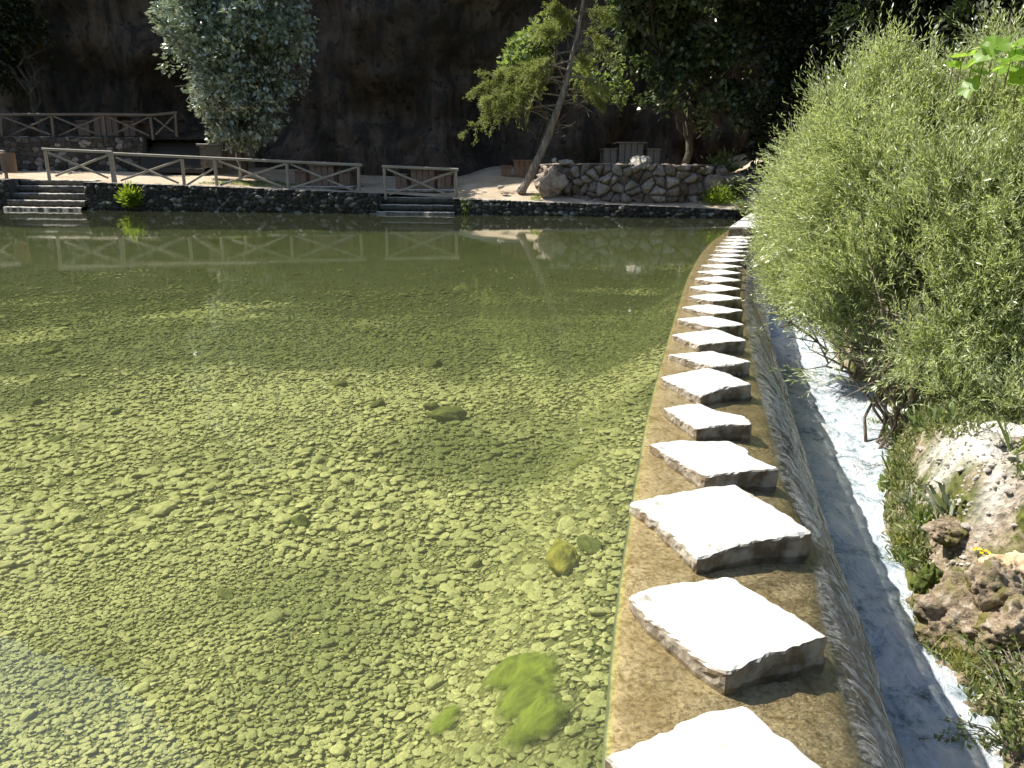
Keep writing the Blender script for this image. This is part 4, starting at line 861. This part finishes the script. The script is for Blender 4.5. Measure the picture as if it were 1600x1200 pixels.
mb.build('dead_twigs', M_TWIG, root)

# ------------------------------------------------------------------ willow bushes on the right bank
ML_WIL = mat_leaf('willow_leaf', (.13, .19, .04), (.72, .76, .50), .34, .40, (.68, .78, .16), .8)
def willow(base, cl, ntw, label, seed=1, tl=.46, leafn=15, ln=.10, nst=26, wd=.0115):
    base = np.asarray(base, float); root = empty('willow_bush', base); tag(root, label, 'bush', 'willow bushes over the stream')
    mb = MB()
    for j in range(nst):
        c_ = cl[j % len(cl)]; e_ = np.array(c_[:3])-base+rng.normal(0, c_[3]*.4, 3); st = rng.normal(0, .25, 3)*[1, 1, 0]
        p_ = branchy(mb, st+[0, 0, -.3], e_, .019, .004, 10, 1., seed+j, 6)
        for _ in range(7):
            k = rng.integers(2, 9); s_ = p_[k]; d_ = (e_-st)/np.linalg.norm(e_-st)*.5+rng.normal(0, .35, 3); mb.tube([s_, s_+d_*.35, s_+d_*.75+rng.normal(0, .08, 3)], [.010, .007, .002], 4)
    mb.build('stems', M_TWIG, root, True)
    C, D = clumpy(cl, ntw, .35, seed, 1.35, -.26); D = D*.6+rng.normal(0, .22, D.shape)+[-.05, -.05, .5]+.55*np.stack([fbm(C*2.2+q_*11, 2, seed+q_) for q_ in range(3)], -1); D /= np.linalg.norm(D, axis=1)[:, None]
    n = len(C); tlv = tl*rng.uniform(.4, 1.1, n)*np.where(rng.random(n) < .08, 1.7, 1); t_ = (np.arange(leafn)+.5)/leafn
    bend = rng.normal(0, .25, (n, 3))
    pos = C[:, None]+D[:, None]*(tlv[:, None]*t_)[..., None]+bend[:, None]*(tlv[:, None]*t_**2*.5)[..., None]
    S = np.cross(D, rng.normal(size=(n, 3))); S /= np.linalg.norm(S, axis=1)[:, None]; T2 = np.cross(D, S); a_ = np.arange(leafn)*2.4
    ld = D[:, None]*.95+S[:, None]*np.cos(a_)[None, :, None]*.5+T2[:, None]*np.sin(a_)[None, :, None]*.5+rng.normal(0, .2, (n, leafn, 3))
    sc_ = (1-.5*t_)[None, :]*np.ones((n, 1)); q = pos.reshape(-1, 3)-base
    V, F = leaf_mesh(q, ld.reshape(-1, 3), (ln*sc_).ravel()*rng.uniform(.6, 1.3, len(q)), wd, .15, .4); mk('foliage', V, F, ML_WIL, root)
    m_ = MB(); kk = rng.permutation(n)[:2600]
    a = C[kk]-base; b_ = pos[kk, -1]-base; w_ = .0018; S_ = S[kk]
    V = np.stack([a-S_*w_, a+S_*w_, b_+S_*w_*.5, b_-S_*w_*.5], 1).reshape(-1, 3); mk('twigs', V, np.arange(len(V)).reshape(-1, 4), M_TWIG, root)
    return root
def wc(lst): 
    return [(*PD(x, y, d_), r*d_/FPX) for x, y, r, d_ in lst]
bw = (PD(1400, 640, 7.2)); bz = float(hbank(np.array([[bw[0]+.3]]), np.array([[7.6]]))[0, 0])
willow((bw[0]+.5, 7.6, bz), wc([(1380, 172, 62, 8.6), (1340, 195, 55, 8.8), (1430, 180, 58, 8.4), (1300, 260, 60, 8.8), (1360, 260, 90, 8.4), (1450, 240, 95, 8.0), (1540, 230, 90, 7.8), (1500, 185, 56, 8.2), (1590, 215, 78, 7.6), (1570, 165, 40, 7.8), (1455, 100, 10, 8.0), (1385, 85, 12, 8.4), (1290, 160, 12, 8.9), (1568, 70, 22, 7.8), (1590, 30, 16, 7.8), (1300, 340, 80, 8.6), (1400, 350, 100, 8.0), (1500, 340, 100, 7.4), (1590, 320, 90, 7.2),
     (1340, 430, 75, 8.0), (1430, 450, 90, 7.5), (1520, 440, 90, 7.2), (1600, 430, 90, 7.0), (1360, 510, 55, 7.6), (1430, 540, 60, 7.2), (1500, 540, 70, 7.0), (1590, 540, 80, 6.9), (1560, 600, 50, 6.9), (1650, 350, 120, 7.4), (1700, 480, 120, 7.0), (1660, 200, 100, 7.6), (1310, 505, 40, 7.8), (1600, 620, 40, 6.8), (1330, 560, 36, 7.4), (1385, 585, 45, 7.2), (1450, 600, 45, 7.0), (1520, 605, 45, 6.9), (1290, 450, 40, 8.2), (1480, 620, 38, 6.6), (1560, 632, 32, 6.4), (1430, 625, 30, 6.8), (1610, 625, 36, 6.3), (1300, 590, 22, 7.4), (1350, 610, 28, 7.1), (1390, 630, 26, 6.9), (1320, 540, 40, 7.5)]), 18500, 'huge willow bush filling the right bank above the foaming stream', 3)
b2 = (fR(10.8)+.4, 10.8, -.75)
willow(b2, wc([(1285, 250, 42, 10.6), (1262, 300, 42, 11), (1240, 350, 42, 11.2), (1270, 350, 70, 10.6), (1228, 395, 30, 11), (1250, 420, 50, 10.4), (1300, 420, 60, 10.2), (1222, 430, 20, 10.6), (1240, 465, 28, 10), (1290, 470, 40, 10), (1228, 330, 24, 11.2), (1240, 255, 14, 11), (1310, 300, 60, 10.4), (1205, 375, 16, 11.5), (1225, 490, 12, 9.8)]), 6200, 'farther willow bush leaning over the distant end of the weir', 4, tl=.4, nst=18, ln=.09, wd=.013)

# broad-leaved vine at the top right
ML_VINE = mat_leaf('vine_leaf', (.16, .27, .03), (.26, .40, .06), .45, .5, (.5, .75, .08), .5)
def round_leaves(C, N_, R, mat, parent, name='leaves'):
    Vs = []; Fs = []; k = 20
    for i, (c, nn, r) in enumerate(zip(C, N_, R)):
        nn = nn/np.linalg.norm(nn); a = np.cross(nn, [.3, .5, .8]); a /= np.linalg.norm(a); b = np.cross(nn, a); an = np.arange(k)*2*math.pi/k; rr = r*(1+.17*np.cos(an*5)+rng.normal(0, .03, k)); an = an+rng.random()*6; ringv = c+np.outer(np.cos(an)*rr, a)+np.outer(np.sin(an)*rr, b)+nn*(rng.normal(0, r*.12, (k, 1)))
        Vs.append(np.vstack([c-nn*r*.18, ringv])); o_ = i*(k+1); Fs += [[o_, o_+1+j, o_+1+(j+1) % k] for j in range(k)]
    return mk(name, np.concatenate(Vs), Fs, mat, parent, smooth=True)
b = np.array(PD(1560, 150, 7.0)); root = empty('broad_leaved_vine', (b[0]+.25, 7.5, b[2]-.4)); tag(root, 'vine with large bright yellow-green leaves on top of the willow at the right edge', 'vine')
vp = [(1520, 95, 26), (1505, 85, 20), (1540, 82, 20), (1555, 70, 24), (1590, 66, 26), (1515, 135, 20), (1580, 92, 20), (1575, 108, 18), (1600, 80, 24), (1530, 112, 14), (1560, 105, 16), (1595, 120, 20), (1625, 100, 26), (1490, 100, 12), (1640, 140, 26), (1615, 150, 20)]
C = [np.array(PD(x, y, 6.9+rng.uniform(-.15, .15)))-np.array(root.location) for x, y, r in vp]; round_leaves(C, [np.array([-.3, -.45, .8])+rng.normal(0, .3, 3) for _ in vp], [r*.85*6.9/FPX for *_, r in vp], ML_VINE, root, 'leaves')
mb = MB(); 
for c_ in C: mb.tube([c_+[.05, .12, -.2], c_+[.02, .05, -.09], c_], [.005, .004, .003], 5)
mb.build('stem', M_TWIG, root)

# ------------------------------------------------------------------ weeds, grass, rocks on the right bank
ML_WEED = mat_leaf('weed_leaf', (.08, .12, .03), (.20, .26, .09), .45, .35, (.4, .5, .08))
ML_GRASS = mat_leaf('yellow_grass', (.20, .22, .05), (.42, .42, .13), .5, .4, (.6, .6, .12))
ML_GREY = mat_leaf('grey_leaf', (.20, .23, .15), (.36, .38, .26), .5, .25)
def hb(x, y): return float(hbank(np.array([[x]]), np.array([[y]]))[0, 0])
def bp(px, py):
    b = P(px, py, -.4)
    for _ in range(8): b = P(px, py, .5*hb(b[0], b[1])+.5*b[2])
    return np.array([b[0], b[1], hb(b[0], b[1])])
def blade_plant(px, py, n, ln, wd, mat, label, name='weed', cat='weed', group='weeds on the right bank', up=.9, spread=.6):
    b = bp(px, py); D = rng.normal(0, spread, (n, 3)); D[:, 2] = np.abs(D[:, 2])+up; D /= np.linalg.norm(D, axis=1)[:, None]
    S = np.cross(D, rng.normal(size=(n, 3))); S /= np.linalg.norm(S, axis=1)[:, None]; l = ln*rng.uniform(.5, 1.2, n)[:, None]; r0 = rng.normal(0, ln*.25, (n, 3))*[1, 1, 0]
    hd = D*[1, 1, 0]; p0 = r0; p1 = r0+D*l*.4; p2 = r0+D*l*.75+hd*l*.1; p3 = r0+D*l+hd*l*.3-[0, 0, 1]*l*.18
    V = np.stack([p0-S*wd*.3, p0+S*wd*.3, p1+S*wd*.5, p1-S*wd*.5, p2+S*wd*.4, p2-S*wd*.4, p3], 1).reshape(-1, 3); F = []
    for i in range(n): o_ = i*7; F += [[o_, o_+1, o_+2, o_+3], [o_+3, o_+2, o_+4, o_+5], [o_+5, o_+4, o_+6]]
    o = mk(name, V, F, mat, None, True); o.location = b; return tag(o, label, cat, group)
blade_plant(1405, 735, 26, .20, .022, ML_WEED, 'leafy weed at the upstream corner of the white dusty ground')
blade_plant(1388, 770, 10, .16, .045, ML_WEED, 'weed with one broad light leaf leaning over the stream')
blade_plant(1425, 790, 60, .16, .012, ML_GREY, 'tangled greyish weed on the bank edge above the moss')
blade_plant(1480, 800, 22, .26, .03, ML_GREY, 'plant of long grey-green blades between dust and rock')
blade_plant(1450, 815, 34, .2, .018, ML_WEED, 'narrow-leaved green plant just left of the grey-green blades')
blade_plant(1415, 850, 60, .13, .012, ML_GRASS, 'mossy yellow-green tuft hanging over the stream edge')
blade_plant(1425, 880, 50, .13, .014, ML_WEED, 'low rosette weed at the foot of the bank edge')
blade_plant(1440, 965, 120, .17, .005, ML_GRASS, 'yellow grass tuft leaning over the foam below the green moss')
blade_plant(1475, 1010, 140, .2, .005, ML_GRASS, 'long yellow grass tuft in the middle of the lower bank', up=.6)
blade_plant(1510, 1050, 120, .18, .005, ML_GRASS, 'yellow grass tuft nearer the camera on the lower bank')
blade_plant(1400, 690, 40, .22, .02, ML_WEED, 'dark leafy weed under the willow beside the stream')
blade_plant(1440, 672, 40, .2, .022, ML_WEED, 'leafy weed under the willow at the back of the white ground')
blade_plant(1370, 672, 40, .2, .016, ML_WEED, 'leafy weed overhanging the foam under the willow')
blade_plant(1480, 660, 36, .18, .02, ML_WEED, 'low weed row at the shadow edge of the willow')
blade_plant(1590, 700, 20, .25, .02, ML_WEED, 'green weed at the right edge of the white ground')
blade_plant(1597, 790, 20, .2, .015, ML_WEED, 'small weed at the right edge beside the orange rocks')
def leafy(px, py, ex, ey, ed, n, label, ln=.028, wd=.016, mat=None):
    b = bp(px, py); e_ = np.array(PD(ex, ey, ed)); root = empty('leafy_sprig', b); tag(root, label, 'sprig', 'leafy sprigs on the lower bank')
    mb = MB(); C = []; D = []
    for k in range(5):
        e2 = (e_-b)*rng.uniform(.6, 1.05)+rng.normal(0, .06, 3); mid = e2*.5+[0, 0, .05]; mb.tube([(0, 0, -.02), mid, e2], [.004, .003, .0015], 5)
        t_ = rng.uniform(.15, 1, n)[:, None]; q = (1-t_)**2*0+2*(1-t_)*t_*mid+t_**2*e2; C.append(q); D.append((e2/np.linalg.norm(e2))*.5+rng.normal(0, .6, q.shape))
    mb.build('stem', M_TWIG, root); C = np.concatenate(C); D = np.concatenate(D); V, F = leaf_mesh(C, D, ln*rng.uniform(.7, 1.3, len(C)), wd, .2, .3); mk('leaves', V, F, mat or ML_WEED, root)
leafy(1590, 1120, 1500, 985, 3.9, 34, 'long leafy sprig crossing the lower bank from the right')
leafy(1600, 1180, 1452, 1140, 3.2, 16, 'thin leafy sprig hanging over the foam at the bottom right')
leafy(1598, 1060, 1530, 1010, 4.0, 30, 'pale-leaved sprig above the mossy rock at the right edge', mat=ML_GREY)
leafy(1585, 1190, 1560, 1080, 3.3, 30, 'dense leafy sprig in the bottom right corner')
leafy(1620, 1150, 1590, 1010, 3.5, 30, 'leafy sprig cut by the right edge of the view')
leafy(1585, 660, 1535, 560, 6.4, 10, 'bare reddish stalk with pointed leaves in front of the willow', .06, .02, ML_GREY)
mf = NT('yellow_petal'); mf.P(Base_Color=(.8, .62, .01), Roughness=.6)
b = bp(1545, 792); root = empty('yellow_flowers', b); tag(root, 'small cluster of yellow flowers on the white ground', 'flowers')
round_leaves([np.array([rng.normal(0, .02), rng.normal(0, .02), .05+rng.random()*.03]) for _ in range(12)], [np.array([0, -.3, 1])+rng.normal(0, .3, 3) for _ in range(12)], [.009]*12, mf.m, root, 'petals')
mb = MB()
for _ in range(8): mb.tube([(0, 0, -.01), (rng.normal(0, .02), rng.normal(0, .02), .06)], [.002, .001], 4)
mb.build('stem', ML_WEED, root)
mr = NT('orange_rock'); c = mr.co('Object'); n = mr.noise(c, 7, 7, .7)
mr.P(Base_Color=mr.ramp(n, [(.3, (.22, .13, .06)), (.5, (.58, .42, .25)), (.7, (.72, .60, .44))]), Roughness=.9, Normal=mr.bump(n, 1, .02)); M_OR = mr.m
mr = NT('wet_dark_rock'); c = mr.co('Object'); n = mr.noise(c, 14, 7, .7); n2 = mr.noise(c, 5, 5)
mr.P(Base_Color=mr.mix(mr.ramp(n2, [(.45, 0), (.6, 1)]), mr.ramp(n, [(.35, (.07, .05, .03)), (.52, (.36, .27, .17)), (.68, (.62, .55, .46))]), (.17, .15, .03)), Roughness=.6, Normal=mr.bump(n, 1, .05)); M_WET = mr.m
def brock(px, py, w_, fl, mat, label, seed, lift=.2):
    b = bp(px, py); s = w_*np.linalg.norm(b-O)/FPX/2; V, F = ico_stone(5, seed, (1, .8, fl), .35, 1.5); V = V*(1+.11*(1-2*np.abs(fbm(V*3.2, 5, seed, .6)))+.03*fbm(V*11, 3, seed))[:, None]
    o = mk('bank_rock', V*s, F, mat); o.data.polygons.foreach_set('use_smooth', [True]*len(o.data.polygons)); o.location = b+[0, 0, s*fl*lift]; tag(o, label, 'rock', 'rocks in the right bank')
brock(1562, 836, 40, .5, M_OR, 'small pale orange stone at the brink of the white ground', 61, .6)
brock(1592, 882, 60, .6, M_OR, 'larger orange stone at the right edge below the small orange one', 62, .5)
brock(1490, 815, 60, .6, M_WET, 'tan rock just under the lip of the white ground', 81)
brock(1535, 845, 55, .6, M_OR, 'cracked tan stone between the dusty ground and the big rock face', 82)
brock(1515, 870, 110, .9, M_WET, 'big rough brown-grey rock face under the dusty ground', 63)
brock(1570, 925, 90, .9, M_WET, 'dark wet rock right of the brown-grey rock face', 64)
brock(1495, 940, 70, .8, M_WET, 'rough brown rock low on the bank beside the yellow grass', 65)
brock(1590, 990, 90, .8, M_WET, 'mossy rock at the right edge halfway down the bank', 66)
brock(1545, 985, 60, .7, M_WET, 'mottled rock above the long leafy sprig', 67)
mg = NT('bank_moss'); c = mg.co('Object'); n = mg.noise(c, 18, 6, .7)
mg.P(Base_Color=mg.ramp(n, [(.35, (.035, .05, .006)), (.65, (.12, .15, .02))]), Roughness=1., Normal=mg.bump(n, 1, .03)); M_MOSS = mg.m
brock(1452, 918, 46, 1.1, M_MOSS, 'round dark green moss cushion above the foam', 68, .3)
for k, (x, y, w_) in enumerate([(1445, 945, 40), (1478, 1050, 36), (1500, 1075, 50), (1440, 700, 14), (1470, 720, 16), (1560, 690, 14), (1500, 740, 12), (1530, 1120, 50)]):
    brock(x, y, w_, .6, M_WET if w_ > 30 else M_ROCK, ['small dark rock in the foam edge by the moss', 'dark rock under the middle grass tuft', 'speckled dark rock at the water beside the near grass', 'pebble-like stone at the back corner of the white ground', 'small stone on the white ground near the weeds', 'small stone on the white ground near its right edge', 'tiny stone in the middle of the white ground', 'dark wet rock at the bottom right stream edge'][k], 70+k)

# ------------------------------------------------------------------ plants on the far bank
def tuft(px, py, r, n, mat, label, off=-.08, ln=.16, wd=.05, hang=0., name='wall_plant', cat='plant', y=None):
    b = PP(px, py, BA, BB, off) if y is None else PD(px, py, y); s = r*30/FPX
    D = rng.normal(size=(n, 3)); D /= np.linalg.norm(D, axis=1)[:, None]; C = D*s*np.abs(rng.normal(.55, .3, (n, 1)))*(1+.5*fbm(D*1.6+px, 2, 5))[:, None]*[1, .5, .9+hang]; D = D+[0, -.2, .5-hang]
    V, F = leaf_mesh(C, D, ln*rng.uniform(.6, 1.3, n), wd, .2, .2); o = mk(name, V, F, mat); o.location = b; return tag(o, label, cat, 'plants along the far wall')
ML_BRT = mat_leaf('fresh_green_leaf', (.16, .24, .02), (.34, .44, .05), .5, .45, (.5, .65, .05))
tuft(204, 309, 17, 900, ML_BRT, 'bright green plant growing from the wall just right of the wide steps', -.22)
tuft(728, 322, 7, 160, ML_BRT, 'thin trailing green weed on the low wall beside the middle steps', -.1, hang=1.4, ln=.12, wd=.03)
tuft(1120, 312, 28, 1100, ML_BRT, 'sunlit green weeds on top of the low wall near the weir', y=29.9, ln=.13, wd=.035)
tuft(1160, 325, 13, 300, ML_WEED, 'small weed where the low wall meets the white slabs', y=28.6, ln=.12, wd=.03)
tuft(836, 312, 8, 200, ML_BRT, 'small grass tuft at the foot of the leaning trunk', y=30.0, ln=.12, wd=.02)
tuft(1130, 265, 30, 700, ML_WEED, 'straggly shrub behind the right end of the round wall', y=31.6, ln=.2, wd=.05)
tuft(1150, 300, 22, 500, ML_WEED, 'dark straggly shrub among the far right boulders', y=30.4, ln=.16, wd=.05)
# ground cover behind the long fence
n = 2600; gx_ = rng.uniform(PD(300, 280, 31)[0], PD(450, 285, 31)[0], n); gy_ = ybank(gx_)+rng.uniform(.9, 2.6, n); k = fbm(xyz(gx_*.9, gy_*.9), 2, 44) > -.1; gx_, gy_ = gx_[k], gy_[k]
C = np.stack([gx_, gy_, hground(gx_, gy_)], -1); V, F = leaf_mesh(C, rng.normal(0, .4, C.shape)+[0, 0, 1], rng.uniform(.05, .11, len(C)), .02, .1)
tag(mk('grass', V, F, ML_WEED), 'patchy grass behind the longest fence', 'grass', kind='stuff')

# loose undergrowth along the stream edge and gravel on the dusty top
def scatter_bank(px0, px1, py0, py1, n):
    out = []
    for _ in range(n):
        out.append(bp(rng.uniform(px0, px1), rng.uniform(py0, py1)))
    return np.array(out)
C1 = []
for (x0, x1, y0, y1, n) in [(1385, 1425, 690, 760, 40), (1388, 1450, 745, 830, 70), (1395, 1450, 830, 900, 50), (1350, 1500, 655, 690, 60), (1420, 1600, 618, 668, 110), (1430, 1480, 960, 1040, 40), (1490, 1600, 1020, 1190, 60), (1500, 1600, 660, 682, 30)]:
    C1.append(scatter_bank(x0, x1, y0, y1, n))
C1 = np.concatenate(C1); m = 16; C = np.repeat(C1, m, 0)+rng.normal(0, .028, (len(C1)*m, 3)); D = rng.normal(0, .6, C.shape)+[-.1, -.1, .7]
C[:, 2] += rng.random(len(C))*.06
V, F = leaf_mesh(C, D, rng.uniform(.03, .09, len(C)), rng.uniform(.008, .022, len(C)), .2, .3)
tag(mk('undergrowth', V, F, mat_leaf('undergrowth_leaf', (.07, .09, .03), (.34, .36, .16), .5, .3)), 'mixed small weeds fringing the stream bank', 'undergrowth', kind='stuff')
C1 = np.concatenate([scatter_bank(1440, 1600, 680, 790, 420), scatter_bank(1470, 1600, 790, 900, 120), scatter_bank(1470, 1600, 900, 1180, 160)])
Vs = []; Fs = []; k0 = 0
for c_ in C1:
    V, F = ico_stone(2, int(rng.integers(99)), (1, .8, .6), .3); V = V*np.exp(rng.normal(-4.7, .55))+c_; Vs.append(V); Fs += [[i+k0 for i in f] for f in F]; k0 += len(V)
tag(mk('gravel', np.concatenate(Vs), Fs, M_ROCK), 'loose gravel strewn over the white dusty ground', 'gravel', kind='stuff')
